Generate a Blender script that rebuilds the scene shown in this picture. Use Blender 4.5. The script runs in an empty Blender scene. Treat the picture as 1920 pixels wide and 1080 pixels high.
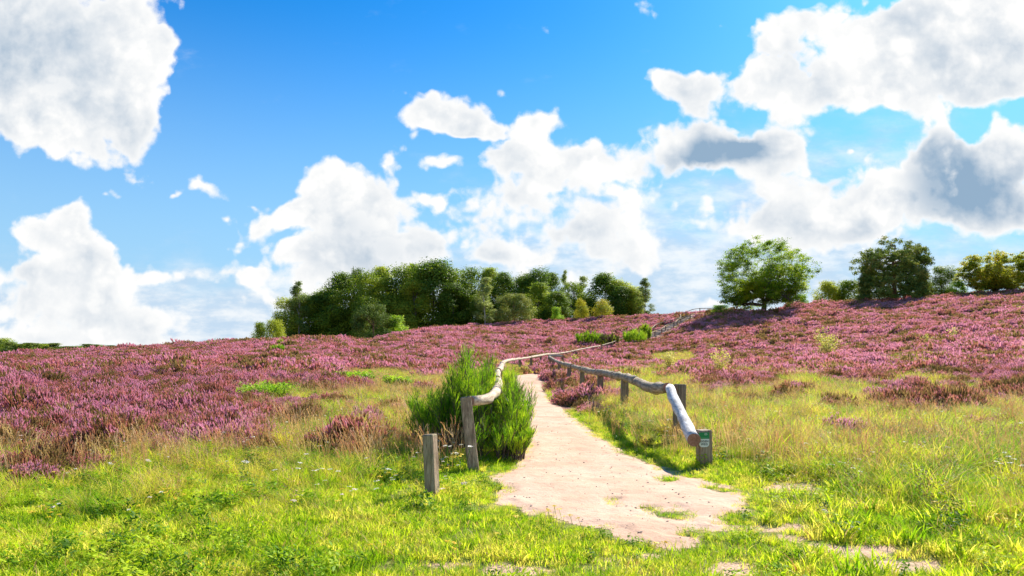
import bpy, math, random
import numpy as np
from mathutils import Vector, Euler
R = math.radians
rng = np.random.default_rng(7)
random.seed(7)
sc = bpy.context.scene
COL = sc.collection

# ------------------------------------------------------------------ camera
F, HY, EYE = 1280.0, 655.0, 1.6          # focal length and horizon row of the photograph in its pixels, eye height
cam = bpy.data.cameras.new('camera'); camo = bpy.data.objects.new('camera', cam); COL.objects.link(camo)
cam.sensor_width = 36; cam.lens = 36 * F / 1920
cam.shift_y = (HY - 540) / 1920
cam.clip_start = 0.05; cam.clip_end = 9000
camo.location = (0, 0, EYE); camo.rotation_euler = (R(90), 0, 0)
sc.camera = camo

# ------------------------------------------------------------------ exposure, sun, sky
sc.view_settings.view_transform = 'Standard'; sc.view_settings.look = 'None'
sc.view_settings.gamma = 1; sc.view_settings.use_curve_mapping = False
EXPO = 1.05
sc.view_settings.exposure = EXPO
SUN_EL, SUN_AZ = R(37), math.atan2(1.0, 1.3)          # azimuth from +Y towards +X
sund = Vector((math.sin(SUN_AZ) * math.cos(SUN_EL), math.cos(SUN_AZ) * math.cos(SUN_EL), math.sin(SUN_EL)))
sl = bpy.data.lights.new('sun', 'SUN'); sl.energy = 5.0; sl.angle = R(0.5); sl.color = (1, .93, .80)
slo = bpy.data.objects.new('sun', sl); COL.objects.link(slo)
slo.location = (60, 80, 90); slo.rotation_euler = (-sund).to_track_quat('-Z', 'Y').to_euler()
sc.cycles.max_bounces = 6; sc.cycles.diffuse_bounces = 3; sc.cycles.glossy_bounces = 2
sc.cycles.transmission_bounces = 3; sc.cycles.transparent_max_bounces = 4

class NT:
    """small helper to write node trees"""
    def __init__(s, t): s.t = t; s.t.nodes.clear()
    def n(s, typ, **kw):
        nd = s.t.nodes.new(typ)
        for k, v in kw.items(): setattr(nd, k, v)
        return nd
    def put(s, sock, v):
        if isinstance(v, bpy.types.NodeSocket): s.t.links.new(v, sock)
        elif v is not None: sock.default_value = v
    def math(s, op, a, b=None, c=None, clamp=False):
        m = s.n('ShaderNodeMath', operation=op, use_clamp=clamp)
        for i, v in enumerate((a, b, c)):
            if v is not None: s.put(m.inputs[i], v)
        return m.outputs[0]
    def vm(s, op, a, b=None):
        m = s.n('ShaderNodeVectorMath', operation=op); s.put(m.inputs[0], a)
        if b is not None: s.put(m.inputs[1], b)
        return m.outputs[0]
    def mix(s, f, a, b, bt='MIX'):
        m = s.n('ShaderNodeMix', data_type='RGBA', blend_type=bt)
        s.put(m.inputs[0], f)
        s.put(m.inputs[6], a if isinstance(a, bpy.types.NodeSocket) else (*a, 1)[:4])
        s.put(m.inputs[7], b if isinstance(b, bpy.types.NodeSocket) else (*b, 1)[:4])
        return m.outputs[2]
    def ramp(s, f, lo, hi, a=0., b=1., smooth=True):
        m = s.n('ShaderNodeMapRange', interpolation_type='SMOOTHSTEP' if smooth else 'LINEAR')
        s.put(m.inputs[0], f); m.inputs[1].default_value = lo; m.inputs[2].default_value = hi
        m.inputs[3].default_value = a; m.inputs[4].default_value = b
        return m.outputs[0]
    def noise(s, vec, scale, det=4, rough=.55, dist=0., typ='FBM'):
        m = s.n('ShaderNodeTexNoise'); m.inputs['Scale'].default_value = scale
        m.inputs['Detail'].default_value = det; m.inputs['Roughness'].default_value = rough
        m.inputs['Distortion'].default_value = dist
        if vec is not None: s.put(m.inputs['Vector'], vec)
        return m.outputs[0]

world = bpy.data.worlds.new('World'); sc.world = world; world.use_nodes = True
W = NT(world.node_tree)
SKY_STR = 0.15
def build_sky():
    out = W.n('ShaderNodeOutputWorld'); bg = W.n('ShaderNodeBackground')
    W.t.links.new(bg.outputs[0], out.inputs[0]); bg.inputs[1].default_value = SKY_STR
    sky = W.n('ShaderNodeTexSky', sky_type='NISHITA'); sky.sun_disc = False
    sky.sun_elevation = SUN_EL; sky.sun_rotation = SUN_AZ
    sky.air_density = 1.0; sky.dust_density = 0.3; sky.ozone_density = 1.5
    hs = W.n('ShaderNodeHueSaturation'); hs.inputs['Saturation'].default_value = 1.5; hs.inputs['Value'].default_value = .465
    W.t.links.new(sky.outputs[0], hs.inputs['Color'])
    tc = W.n('ShaderNodeTexCoord'); d = tc.outputs['Generated']
    sp = W.n('ShaderNodeSeparateXYZ'); W.put(sp.inputs[0], d)
    k = 1.0 / (2 ** EXPO) / SKY_STR
    def kc(r, g, b): return (r * k, g * k, b * k)
    skc = W.mix(1.0, hs.outputs[0], (.42, 1.08, 1.26), 'MULTIPLY')
    # paler, milkier air towards the horizon
    skc = W.mix(W.ramp(sp.outputs[2], .48, .0, 0, .95), skc, kc(.42, .66, .92))
    ay = W.math('MAXIMUM', W.math('ABSOLUTE', sp.outputs[1]), .04)
    px = W.math('DIVIDE', sp.outputs[0], ay); py = W.math('DIVIDE', sp.outputs[2], ay)
    cb = W.n('ShaderNodeCombineXYZ'); W.put(cb.inputs[0], px); W.put(cb.inputs[1], py); P = cb.outputs[0]
    # large soft warp so that cloud masses are not ellipses
    nz = W.n('ShaderNodeTexNoise'); nz.inputs['Scale'].default_value = 9; nz.inputs['Detail'].default_value = 3; W.put(nz.inputs['Vector'], P)
    wv = W.vm('SCALE', W.vm('SUBTRACT', nz.outputs[1], (.5, .5, .5))); wv.node.inputs['Scale'].default_value = .055
    wv = W.vm('MULTIPLY', wv, (1, 1, 0))
    Pw = W.vm('ADD', P, wv)
    def field(blobs):
        acc = None
        for (u, v, rx, ry, w, *rot) in blobs:
            g = W.n('ShaderNodeTexGradient', gradient_type='SPHERICAL')
            tm = g.texture_mapping; tm.vector_type = 'TEXTURE'
            tm.translation = ((u - 960) / F, (HY - v) / F, 0); tm.rotation = (0, 0, R(rot[0]) if rot else 0)
            q = 1.40 + .2 * (rx < 60); tm.scale = (rx * q / F, ry * q / F, 1)
            W.put(g.inputs[0], Pw)
            acc = W.math('MULTIPLY_ADD', g.outputs[1], w * (1.25 if rx < 60 else 1), acc if acc is not None else 0.0)
        return acc
    C = field(CLOUDS); S = field(SHADES); V = field(VEILS)
    det = W.noise(P, 12, 9, .55)
    # the same noise looked up a little towards the sun gives the relief
    offv = W.vm('ADD', P, (.016, .022, 0))
    det2 = W.noise(offv, 12, 5, .55)
    bil = W.n('ShaderNodeTexVoronoi', feature='SMOOTH_F1'); bil.inputs['Scale'].default_value = 24
    bil.inputs['Smoothness'].default_value = .6; bil.inputs['Detail'].default_value = 2.0; bil.inputs['Roughness'].default_value = .55; W.put(bil.inputs['Vector'], Pw)
    puff = W.math('SUBTRACT', .42, bil.outputs['Distance'])
    # density
    fine = W.noise(P, 42, 8, .68, .3)
    Cs = W.math('MINIMUM', C, 1.5)
    dens = W.math('MULTIPLY_ADD', W.math('SUBTRACT', det, .5), 1.45, Cs)
    dens = W.math('MULTIPLY_ADD', W.math('SUBTRACT', fine, .5), .55, dens)
    dens = W.math('MULTIPLY_ADD', puff, .75, dens)
    dens = W.math('ADD', dens, .05)
    mask = W.ramp(dens, .16, .60)
    vd = W.math('MULTIPLY_ADD', W.math('SUBTRACT', W.noise(W.vm('MULTIPLY', P, (1, 2.2, 1)), 9, 7, .6), .5), 1.5, V)
    vmask = W.ramp(vd, .15, 1.1, 0, .85)
    vsh = W.ramp(W.noise(W.vm('MULTIPLY', P, (1, 2.6, 1)), 13, 8, .62), .38, .66)
    skc = W.mix(vmask, skc, W.mix(vsh, kc(.60, .74, .90), kc(.98, .99, 1.0)))
    relief = W.math('SUBTRACT', det, det2)
    big = W.math('SUBTRACT', W.noise(P, 4.6, 6, .6), W.noise(W.vm('ADD', P, (.03, .05, 0)), 4.6, 6, .6))
    sh = W.math('MULTIPLY_ADD', relief, -1.1, .03)
    sh = W.math('MULTIPLY_ADD', big, -1.6, sh)
    sh = W.math('MULTIPLY_ADD', puff, -.40, sh)
    sh = W.math('MULTIPLY_ADD', W.math('SUBTRACT', fine, .5), -.22, sh)
    sh = W.math('MULTIPLY', sh, W.ramp(dens, .3, 1.1, .15, 1.), clamp=True)
    sn = W.noise(P, 7, 7, .6)
    sh = W.math('ADD', sh, W.math('MULTIPLY', W.ramp(W.math('MULTIPLY_ADD', W.math('SUBTRACT', sn, .5), 1.2, S), -.05, 2.3, 0, .95), W.ramp(dens, .25, 1.0)), clamp=True)
    cc = W.mix(sh, kc(1.06, 1.05, 1.03), kc(.30, .44, .60))
    fin = W.mix(mask, skc, cc)
    W.put(bg.inputs[0], fin)

CLOUDS = [(1300,300,110,34,.7,6),(1560,420,120,40,.8),(1640,380,70,40,.5),(560,560,160,22,.6),(1850,-20,120,50,1.),(300,85,34,34,.8),(262,225,30,50,.6),(470,385,26,9,.6),(330,365,22,12,.6,20),(560,470,50,20,.7),(1120,440,80,44,.8),(1220,440,60,40,.6),(1040,540,120,26,.6),(1480,470,150,24,.6),(700,500,120,40,.7),(320,520,60,16,.6),(1340,560,34,10,.7),(1560,330,40,16,.6,20),(1250,135,40,18,.5),(60,640,120,20,.6),(280,640,120,16,.5),  # u, v, radius u, radius v, weight, rotation
 (70,60,230,170,1.5),(225,95,95,85,1.1),(150,190,140,110,1.2),(40,190,130,100,1.1),(250,60,60,80,.7),(250,215,40,60,.6),(180,290,70,36,.7),
 (228,357,32,16,.6),(388,352,48,22,.9,-20),(408,408,62,20,.6,8),(255,330,35,12,.5,-10),
 (140,400,34,32,.9),(150,445,66,50,1.),(82,435,40,28,.8),(80,520,170,70,1.1),(180,550,110,70,.9),(330,600,120,40,.6),(90,615,200,50,.7),(240,610,120,40,.6),
 (615,320,42,42,.8),(650,370,100,70,1.2),(700,430,120,80,1.2),(570,385,40,34,.7),(490,425,52,26,.8,30),(540,400,50,26,.5),(820,475,100,42,1.),(930,485,50,24,.7),
 (430,505,140,24,.7),(570,520,150,40,.8),(520,470,60,20,.5),(620,470,80,40,.6),
 (790,190,66,38,1.),(860,205,62,40,1.),(905,225,50,24,.7),(735,290,30,24,.85),(815,296,30,15,.75),(810,222,50,24,.8),(880,240,50,18,.5),(940,175,17,17,.55),(1230,32,24,34,.65,15),
 (985,265,70,50,1.),(900,300,70,34,.8),(1010,225,36,30,.8),(1090,300,110,46,1.),(1210,285,120,44,1.),(1310,245,90,42,1.1),(1390,290,90,42,1.),(1000,310,90,40,.7),
 (900,425,52,34,.9),(960,370,90,44,.9),(1180,370,90,50,.9),(1060,385,110,50,.8),(840,365,60,26,.6),(1080,470,150,60,.8),(1230,495,90,40,.6),(1000,490,80,40,.5),
 (1270,170,60,40,.9),(1350,160,90,50,1.),(1450,100,50,46,.9),(1480,170,90,50,1.),(1560,170,120,50,.9),(1640,60,170,70,1.3),(1760,110,180,90,1.4),(1860,60,120,110,1.2),
 (1500,30,60,34,.8),(1690,180,160,40,.8),(1870,185,80,30,.9),(1470,220,60,50,.7),(1440,330,90,60,.9),(1480,270,50,40,.7),(1500,395,120,60,.9),(1620,370,90,56,.9,20),
 (1400,430,120,34,.8),(1660,330,60,40,.7),(1640,430,90,40,.6),(1330,390,60,40,.5),
 (1745,270,46,46,1.),(1760,350,90,80,1.1),(1850,340,120,95,1.7),(1910,280,70,50,1.1),(1880,400,90,40,.9),(1596,282,24,9,.8),(1640,292,30,9,.5,15)]
SHADES = [(1180,430,160,60,.35),(980,420,100,50,.3),(1550,430,160,50,.45),(1700,120,200,60,.4),(1420,230,80,40,.35),(1280,230,90,24,.3),(840,240,60,20,.3),(40,80,170,130,1.1),(150,180,80,70,.4),(80,260,110,40,.3),(1300,305,120,34,1.9,8),(1390,280,80,34,1.2),(1835,345,150,105,1.5),(1760,330,70,80,.8),(1840,400,110,40,.5),(1890,70,70,50,.7),(1890,150,60,22,.5),
 (665,430,100,70,.95),(740,480,80,40,.6),(1110,350,110,22,.3),(1490,95,26,34,.7),(100,560,160,50,.6),(60,500,90,30,.3),(200,600,120,26,.5),(330,590,80,22,.4),(1060,430,90,22,.4),(1150,500,110,24,.4),(860,500,60,20,.4),(920,450,50,22,.35),(1390,385,50,26,.5),(1500,380,60,18,.5),(1000,330,80,16,.4),
 (1350,190,60,22,.3),(1680,50,60,26,.35),(1620,180,60,18,.4),(230,640,120,30,.2),(1080,520,120,30,.25)]
VEILS = [(960,640,1700,150,.75),(1500,500,620,120,.75),(1060,430,300,180,.5),(150,590,330,110,.6),(560,560,300,70,.5),(1700,250,300,220,.35),(1450,360,300,160,.45),(960,760,2600,160,.6)]
build_sky()

# ------------------------------------------------------------------ numeric helpers
def vnoise(x, y, seed=0):
    x = np.asarray(x, float); y = np.asarray(y, float)
    ix = np.floor(x); iy = np.floor(y); fx = x - ix; fy = y - iy
    fx = fx * fx * (3 - 2 * fx); fy = fy * fy * (3 - 2 * fy)
    def h(a, b):
        s = np.sin(a * 127.1 + b * 311.7 + seed * 74.7) * 43758.5453
        return s - np.floor(s)
    return (h(ix, iy) * (1 - fx) + h(ix + 1, iy) * fx) * (1 - fy) + (h(ix, iy + 1) * (1 - fx) + h(ix + 1, iy + 1) * fx) * fy
def fbm(x, y, o=3, seed=0):
    s = 0; a = .5; t = 0
    for i in range(o):
        s = s + a * vnoise(np.asarray(x) * 2 ** i, np.asarray(y) * 2 ** i, seed + i * 13); t += a; a *= .5
    return s / t
def sstep(a, b, x):
    t = np.clip((np.asarray(x, float) - a) / (b - a), 0, 1); return t * t * (3 - 2 * t)
TU = [-900, 0, 230, 330, 420, 500, 560, 630, 682, 730, 800, 900, 1000, 1100, 1225, 1300, 1355, 1430, 1500, 1640, 1800, 1920, 2700]
TY = [676, 671, 658, 650, 644, 644, 639, 636, 645, 631, 619, 613, 606, 600, 594, 589, 586, 588, 574, 566, 555, 547, 530]
TD = [80, 80, 90, 90, 90, 92, 96, 100, 108, 122, 135, 145, 150, 150, 140, 128, 125, 120, 122, 120, 115, 110, 105]
TR = [20, 22, 22, 22, 24, 25, 27, 30, 32, 35, 38, 45, 58, 56, 48, 42, 38, 34, 30, 26, 22, 20, 20]
TP = [1.3, 1.3, 1.3, 1.3, 1.3, 1.3, 1.3, 1.35, 1.4, 1.4, 1.4, 1.5, 1.7, 1.9, 2.1, 2.1, 2.1, 2., 1.9, 1.7, 1.5, 1.4, 1.4]
def terrain(x, y):
    x = np.asarray(x, float); y = np.asarray(y, float)
    r = np.maximum(y, 2.); u = 960 + F * x / r
    ys = np.interp(u, TU, TY); D = np.interp(u, TU, TD); r0 = np.interp(u, TU, TR); p = np.interp(u, TU, TP)
    E = (HY - ys) / F; zD = EYE + E * D
    t = np.clip((r - r0) / (D - r0), 0, 1)
    z = zD * t ** p
    und = (fbm(x / 9, y / 9, 2, 3) - .5) * .5 + (fbm(x / 2.3, y / 2.3, 2, 5) - .5) * .14
    z = z + und * sstep(14, 30, r) * (1 - .4 * sstep(.6, 1, t))
    k = .012 + np.maximum(0, -E)
    z = np.where(r > D, np.maximum(z - k * (r - D), -4.), z)
    return z + (fbm(x / 1.1, y / 1.1, 2, 9) - .5) * .05
def tz(x, y): return float(terrain(x, y))
def at(u, v, d):
    """the point at depth d seen at photo pixel (u, v)"""
    return ((u - 960) / F * d, d, EYE + (HY - v) / F * d)
def ground_at(u, v, h=0., lo=3., hi=160.):
    """depth at which the ground (plus h) shows at pixel row v in the direction u"""
    ds = np.linspace(lo, hi, 3000); xs = (u - 960) / F * ds
    vv = HY - (terrain(xs, ds) + h - EYE) / ds * F
    below = np.where(vv <= v)[0]
    d = ds[below[0]] if len(below) else hi
    return ((u - 960) / F * d, d, tz((u - 960) / F * d, d))
def pix(x, y, z):
    r = np.maximum(y, .5); return 960 + F * x / r, HY - (z - EYE) / r * F

# path outline, traced on the ground
PL = [(985,1016),(1010,1000),(1060,985),(1010,965),(968,945),(945,925),(943,905),(955,885),(985,868),(992,850),(991,830),(985,800),(975,765),(966,740),(965,722),(972,712),(990,705),(1008,700.5),(1024,697)]
PR = [(1036,697.5),(1018,703),(1011,712),(1012,725),(1022,740),(1046,765),(1075,790),(1112,820),(1155,848),(1215,872),(1268,890),(1330,903),(1372,915),(1405,933),(1390,950),(1370,965),(1380,980),(1345,998),(1285,1014),(1220,1010),(1150,992),(1080,978)]
PL = PL[3:]
def flat(u, v): d = 2048 / (v - 655); return ((u - 960) / F * d, d)
poly = np.array([flat(*q) for q in PL + PR])
def sdf(x, y, pg):
    """signed distance to a polygon, negative inside"""
    x = np.asarray(x, float).ravel(); y = np.asarray(y, float).ravel()
    dmin = np.full(x.shape, 1e9); ins = np.zeros(x.shape, bool)
    for i in range(len(pg)):
        ax, ay = pg[i]; bx, by = pg[(i + 1) % len(pg)]
        ex, ey = bx - ax, by - ay; L = ex * ex + ey * ey + 1e-12
        t = np.clip(((x - ax) * ex + (y - ay) * ey) / L, 0, 1)
        dmin = np.minimum(dmin, np.hypot(x - ax - t * ex, y - ay - t * ey))
        c = ((ay > y) != (by > y)) & (x < (bx - ax) * (y - ay) / (by - ay + 1e-12) + ax); ins ^= c
    return np.where(ins, -dmin, dmin)
BARE = [(905,1008,40,6),(955,1074,70,10),(1335,1072,80,9),(1560,1034,80,10),(1480,1008,40,6),(1650,1064,80,9),(1490,915,30,6),(1440,995,50,8),(1200,1045,50,5),(840,1062,30,5)]
TUFTS = [(1300,1000,60,10),(1420,955,40,14),(1260,967,45,11),(1385,975,55,12),(1150,943,16,5),(1215,955,20,4),(1350,918,32,14),(1250,897,26,6)]
BARE_ALL = list(BARE)
def sand_value(x, y):
    """below 0: bare sand"""
    s = sdf(x, y, poly)
    x = np.asarray(x, float).ravel(); y = np.asarray(y, float).ravel()
    n = fbm(x * 3.1, y * 3.1, 3, 21) - .5; n2 = fbm(x * 9, y * 9, 2, 22) - .5
    s = s + n * .34 * sstep(20, 5, y) * 1.4 + n2 * .12
    u, v = pix(x, y, 0)
    for (cu, cv, ru, rv) in BARE:
        e = (np.hypot((u - cu) / ru, (v - cv) / rv) - .95) * .35 + n * 1.3 + n2 * .8
        s = np.minimum(s, e)
    for (cu, cv, ru, rv) in TUFTS:
        e = (1. - np.hypot((u - cu) / ru, (v - cv) / rv)) * .25 + n * .35 + n2 * .25
        s = np.maximum(s, e)
    return s

def heath_value(x, y):
    """above 0: heather grows here"""
    x = np.asarray(x, float); y = np.asarray(y, float)
    u, v = pix(x, y, terrain(x, y))
    lb = np.interp(u, [-600,0,180,300,400,500,600,700,760,860,925,940,975,1000], [880,880,878,868,838,800,768,742,722,702,690,684,680,668])
    rb = np.interp(u, [1000,1012,1040,1070,1120,1135,1180,1300,1330,1450,1550,1700,1800,1920,2500], [702,718,754,758,752,746,724,690,724,716,704,692,688,684,680])
    b = np.where(u < 1000, lb, rb)
    n = fbm(x / 1.6, y / 1.6, 3, 31) - .5 + (fbm(x / 4.5, y / 4.5, 2, 33) - .5) * .7
    sc_ = np.clip((v - 600) / 120, .1, 1.6)
    h = (b - v) / (22 * sc_) + n * 4.6
    for (cu, cv, ru, rv, w) in [(690,712,120,14,-1),(500,740,85,24,-1),(1240,672,100,22,-1),(1620,582,60,5,-1),(1570,579,30,4,-1),(300,664,60,5,-.5),(1180,620,0,0,0),
                                (1860,705,100,42,1.6),(1745,765,110,30,1.5),(1850,812,70,22,1.2),(1600,718,80,18,1.4),(1690,745,60,16,1.3),(1400,722,90,16,1.6),(1490,745,40,9,1.3),(1560,770,40,8,1.2),(1290,705,50,12,1.5),(1900,745,60,22,1.6),(1660,700,70,14,1.4),(1800,850,40,8,1.),(730,770,40,8,1.1),(650,845,34,9,1),(560,800,60,14,.6),(1440,600,80,5,-.4),(1380,592,70,6,-1),(150,664,90,3,-.5)]:
        if ru:
            e = 1 - np.hypot((u - cu) / ru, (v - cv) / rv)
            h = np.where(e > -.3, h + w * (e + .3) * 3.6, h)
    return h

# ------------------------------------------------------------------ materials
def newmat(name):
    m = bpy.data.materials.new(name); m.use_nodes = True
    t = NT(m.node_tree); o = t.n('ShaderNodeOutputMaterial'); return m, t, o
def leafmat(name, cols, scale=.3, trans=.4, rough=.6, tcol=None, spec=.25, orand=.35, fine=3., tt=1.3):
    """foliage: colours vary with place (noise) and from plant to plant; light passes through"""
    m, t, o = newmat(name)
    g = t.n('ShaderNodeNewGeometry'); oi = t.n('ShaderNodeObjectInfo')
    n = t.noise(g.outputs['Position'], scale, 3, .6); n2 = t.noise(g.outputs['Position'], fine, 2, .6)
    f = t.math('MULTIPLY_ADD', t.math('SUBTRACT', oi.outputs['Random'], .5), orand, n)
    f = t.math('MULTIPLY_ADD', t.math('SUBTRACT', n2, .5), .8, f)
    f = t.ramp(f, .3, .7, smooth=False)
    cr = t.n('ShaderNodeValToRGB'); t.put(cr.inputs[0], f)
    while len(cr.color_ramp.elements) < len(cols): cr.color_ramp.elements.new(.5)
    for i, c in enumerate(cols):
        e = cr.color_ramp.elements[i]; e.position = i / (len(cols) - 1); e.color = (*c, 1)
    p = t.n('ShaderNodeBsdfPrincipled'); t.put(p.inputs['Base Color'], cr.outputs[0])
    p.inputs['Roughness'].default_value = rough; p.inputs['Specular IOR Level'].default_value = spec
    if trans > 0:
        tr = t.n('ShaderNodeBsdfTranslucent')
        tc = t.mix(1.0, cr.outputs[0], tcol or (tt, tt, tt * .7), 'MULTIPLY'); t.put(tr.inputs[0], tc)
        mx = t.n('ShaderNodeMixShader'); mx.inputs[0].default_value = trans
        t.t.links.new(p.outputs[0], mx.inputs[1]); t.t.links.new(tr.outputs[0], mx.inputs[2]); t.t.links.new(mx.outputs[0], o.inputs[0])
    else: t.t.links.new(p.outputs[0], o.inputs[0])
    return m
def woodmat(name, ca, cb, grain=26., stretch=.12, axis='Z', bump=.5, moss=None):
    m, t, o = newmat(name)
    tc = t.n('ShaderNodeTexCoord'); mp = t.n('ShaderNodeMapping'); t.put(mp.inputs[0], tc.outputs['Object'])
    mp.inputs['Scale'].default_value = {'Z': (1, 1, stretch), 'Y': (1, stretch * .14, 1)}[axis]
    n = t.noise(mp.outputs[0], grain, 6, .7, .4); n2 = t.noise(tc.outputs['Object'], 2.2, 4, .6)
    c = t.mix(t.ramp(n, .36, .62), ca, cb); c = t.mix(t.ramp(n2, .42, .7, 0, .65), c, tuple(x * .6 for x in ca))
    c = t.mix(t.ramp(t.noise(mp.outputs[0], grain * 2.3, 3, .7), .58, .68, 0, .7), c, tuple(x * .3 for x in ca))
    if moss: c = t.mix(t.ramp(t.noise(tc.outputs['Object'], 5, 5, .65), .5, .68, 0, .7), c, moss)
    p = t.n('ShaderNodeBsdfPrincipled'); t.put(p.inputs['Base Color'], c); p.inputs['Roughness'].default_value = .85
    p.inputs['Specular IOR Level'].default_value = .2
    b = t.n('ShaderNodeBump'); b.inputs['Strength'].default_value = bump; b.inputs['Distance'].default_value = .02; t.put(b.inputs['Height'], n)
    t.t.links.new(b.outputs[0], p.inputs['Normal']); t.t.links.new(p.outputs[0], o.inputs[0]); return m
def plain(name, c, rough=.5, n=.15):
    m, t, o = newmat(name); g = t.n('ShaderNodeTexCoord')
    cc = t.mix(t.ramp(t.noise(g.outputs['Object'], 30, 4), .35, .7, 0, n), c, tuple(x * .5 for x in c))
    p = t.n('ShaderNodeBsdfPrincipled'); t.put(p.inputs['Base Color'], cc); p.inputs['Roughness'].default_value = rough
    t.t.links.new(p.outputs[0], o.inputs[0]); return m

M = {}
M['flower'] = leafmat('heather_flower', [(.34,.25,.08),(.46,.20,.11),(.62,.27,.24),(.68,.31,.34),(.73,.36,.43)], .28, .35, orand=.75, fine=1.6, tcol=(1.2,1.1,1.2))
M['flower_near'] = leafmat('heather_flower_near', [(.34,.25,.08),(.48,.22,.11),(.64,.28,.22),(.70,.32,.33),(.76,.38,.47)], .6, .35, orand=.6, fine=4, tcol=(1.2,1.1,1.2))
M['twig'] = leafmat('heather_twig', [(.12,.08,.03),(.20,.18,.05),(.28,.15,.07)], .8, .15)
M['grass_short'] = leafmat('short_grass', [(.18,.33,.01),(.37,.54,.015),(.58,.64,.03),(.70,.62,.13)], .9, .5, spec=.1, orand=.5, fine=9)
M['grass_long'] = leafmat('long_grass', [(.13,.30,.01),(.36,.54,.015),(.58,.64,.03),(.64,.56,.10)], .35, .5, spec=.1, orand=.6, fine=2.5)
M['straw'] = leafmat('dry_grass', [(.52,.34,.16),(.58,.42,.22),(.50,.25,.14)], .7, .35, orand=.6)
M['herb'] = leafmat('herb_leaves', [(.06,.15,.005),(.18,.34,.01),(.44,.56,.02)], .9, .4, orand=.6, spec=.15)  # darkest green deepened to imitate shadows among the meadow plants
M['white'] = leafmat('yarrow_flower', [(.72,.68,.58),(.80,.78,.72),(.75,.60,.55)], 1., .2)
M['yellow'] = leafmat('yellow_flower', [(.75,.50,.02),(.80,.62,.05)], 1., .2)
M['rock'] = plain('grit', (.35,.27,.22), .9)
M['broadleaf'] = leafmat('broadleaf_foliage', [(.12,.20,.015),(.24,.33,.02),(.42,.47,.04)], .12, .38, orand=.7, fine=.9)
M['birchleaf'] = leafmat('birch_foliage', [(.15,.22,.03),(.24,.30,.06),(.33,.38,.11)], .15, .4, orand=.4, fine=.9)
M['oakleaf'] = leafmat('oak_foliage', [(.12,.22,.01),(.23,.34,.012),(.42,.48,.02)], .2, .5, orand=.2, fine=.9)
M['deadweed'] = leafmat('withered_weeds', [(.20,.10,.04),(.34,.17,.08),(.46,.28,.14)], 1., .2, orand=.8)
M['goldleaf'] = leafmat('turning_foliage', [(.22,.28,.02),(.42,.42,.03),(.58,.48,.05)], .3, .42, orand=.2, fine=.9)
M['needle'] = leafmat('pine_needles', [(.09,.15,.025),(.17,.23,.04),(.32,.34,.08)], .3, .25, orand=.3, fine=1., spec=.1)
M['brightbush'] = leafmat('bright_bush_foliage', [(.15,.32,.01),(.26,.45,.02),(.40,.52,.05)], .8, .4, orand=.3)
M['paleleaf'] = leafmat('pale_sapling_leaves', [(.42,.46,.08),(.58,.56,.14),(.62,.55,.2)], .8, .45, orand=.3)
M['broom'] = leafmat('broom_shoots', [(.10,.24,.01),(.32,.50,.02),(.62,.68,.05)], 1.6, .4, orand=.3, fine=9, spec=.12)
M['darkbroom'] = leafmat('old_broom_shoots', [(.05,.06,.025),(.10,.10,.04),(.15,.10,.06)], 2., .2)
M['bark'] = woodmat('bark', (.10,.075,.055), (.20,.15,.11), 12, .3)
M['pinebark'] = woodmat('pine_bark', (.20,.11,.07), (.34,.19,.12), 12, .3)
M['birchbark'] = woodmat('birch_bark', (.35,.33,.30), (.60,.58,.54), 6, 2.)
M['post'] = woodmat('weathered_post', (.22,.15,.10), (.48,.36,.25), 30, .08, moss=(.16,.17,.08))
M['postdark'] = woodmat('dark_post', (.16,.11,.08), (.34,.26,.19), 30, .08, moss=(.13,.15,.06))
M['rail'] = woodmat('weathered_rail', (.22,.16,.11), (.50,.40,.29), 24, .6, 'Y', moss=(.20,.21,.10))
M['palerail'] = woodmat('barkless_rail', (.38,.28,.19), (.70,.59,.45), 24, .6, 'Y', .35)
M['whiterail'] = woodmat('bleached_rail', (.52,.48,.44), (.82,.80,.77), 20, .6, 'Y', .35)
M['endgrain'] = woodmat('sawn_end', (.30,.15,.10), (.42,.24,.17), 40, 1., 'Y', .4)

def sandmat():
    m, t, o = newmat('sand'); g = t.n('ShaderNodeNewGeometry'); P = g.outputs['Position']
    a = t.noise(P, 1.3, 5, .6); b = t.noise(P, 14, 5, .7); c = t.noise(P, 70, 3, .6)
    col = t.mix(t.ramp(a, .35, .65), (.57,.37,.26), (.66,.455,.335))
    col = t.mix(t.ramp(b, .50, .70, 0, .55), col, (.44,.28,.19))
    pb = t.n('ShaderNodeTexVoronoi'); pb.inputs['Scale'].default_value = 26; t.put(pb.inputs['Vector'], P)
    col = t.mix(t.ramp(pb.outputs['Distance'], .06, .14, .5, 0), col, (.36,.22,.16))
    p = t.n('ShaderNodeBsdfPrincipled'); t.put(p.inputs['Base Color'], col); p.inputs['Roughness'].default_value = .95; p.inputs['Specular IOR Level'].default_value = .1
    h = t.math('ADD', t.math('MULTIPLY', b, .7), t.math('MULTIPLY', c, .25)); h = t.math('ADD', h, t.math('MULTIPLY', t.noise(P, 5.5, 4, .5, .3), .55))
    bm = t.n('ShaderNodeBump'); bm.inputs['Strength'].default_value = .6; bm.inputs['Distance'].default_value = .035; t.put(bm.inputs['Height'], h)
    t.t.links.new(bm.outputs[0], p.inputs['Normal']); t.t.links.new(p.outputs[0], o.inputs[0]); return m
M['sand'] = sandmat()
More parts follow.
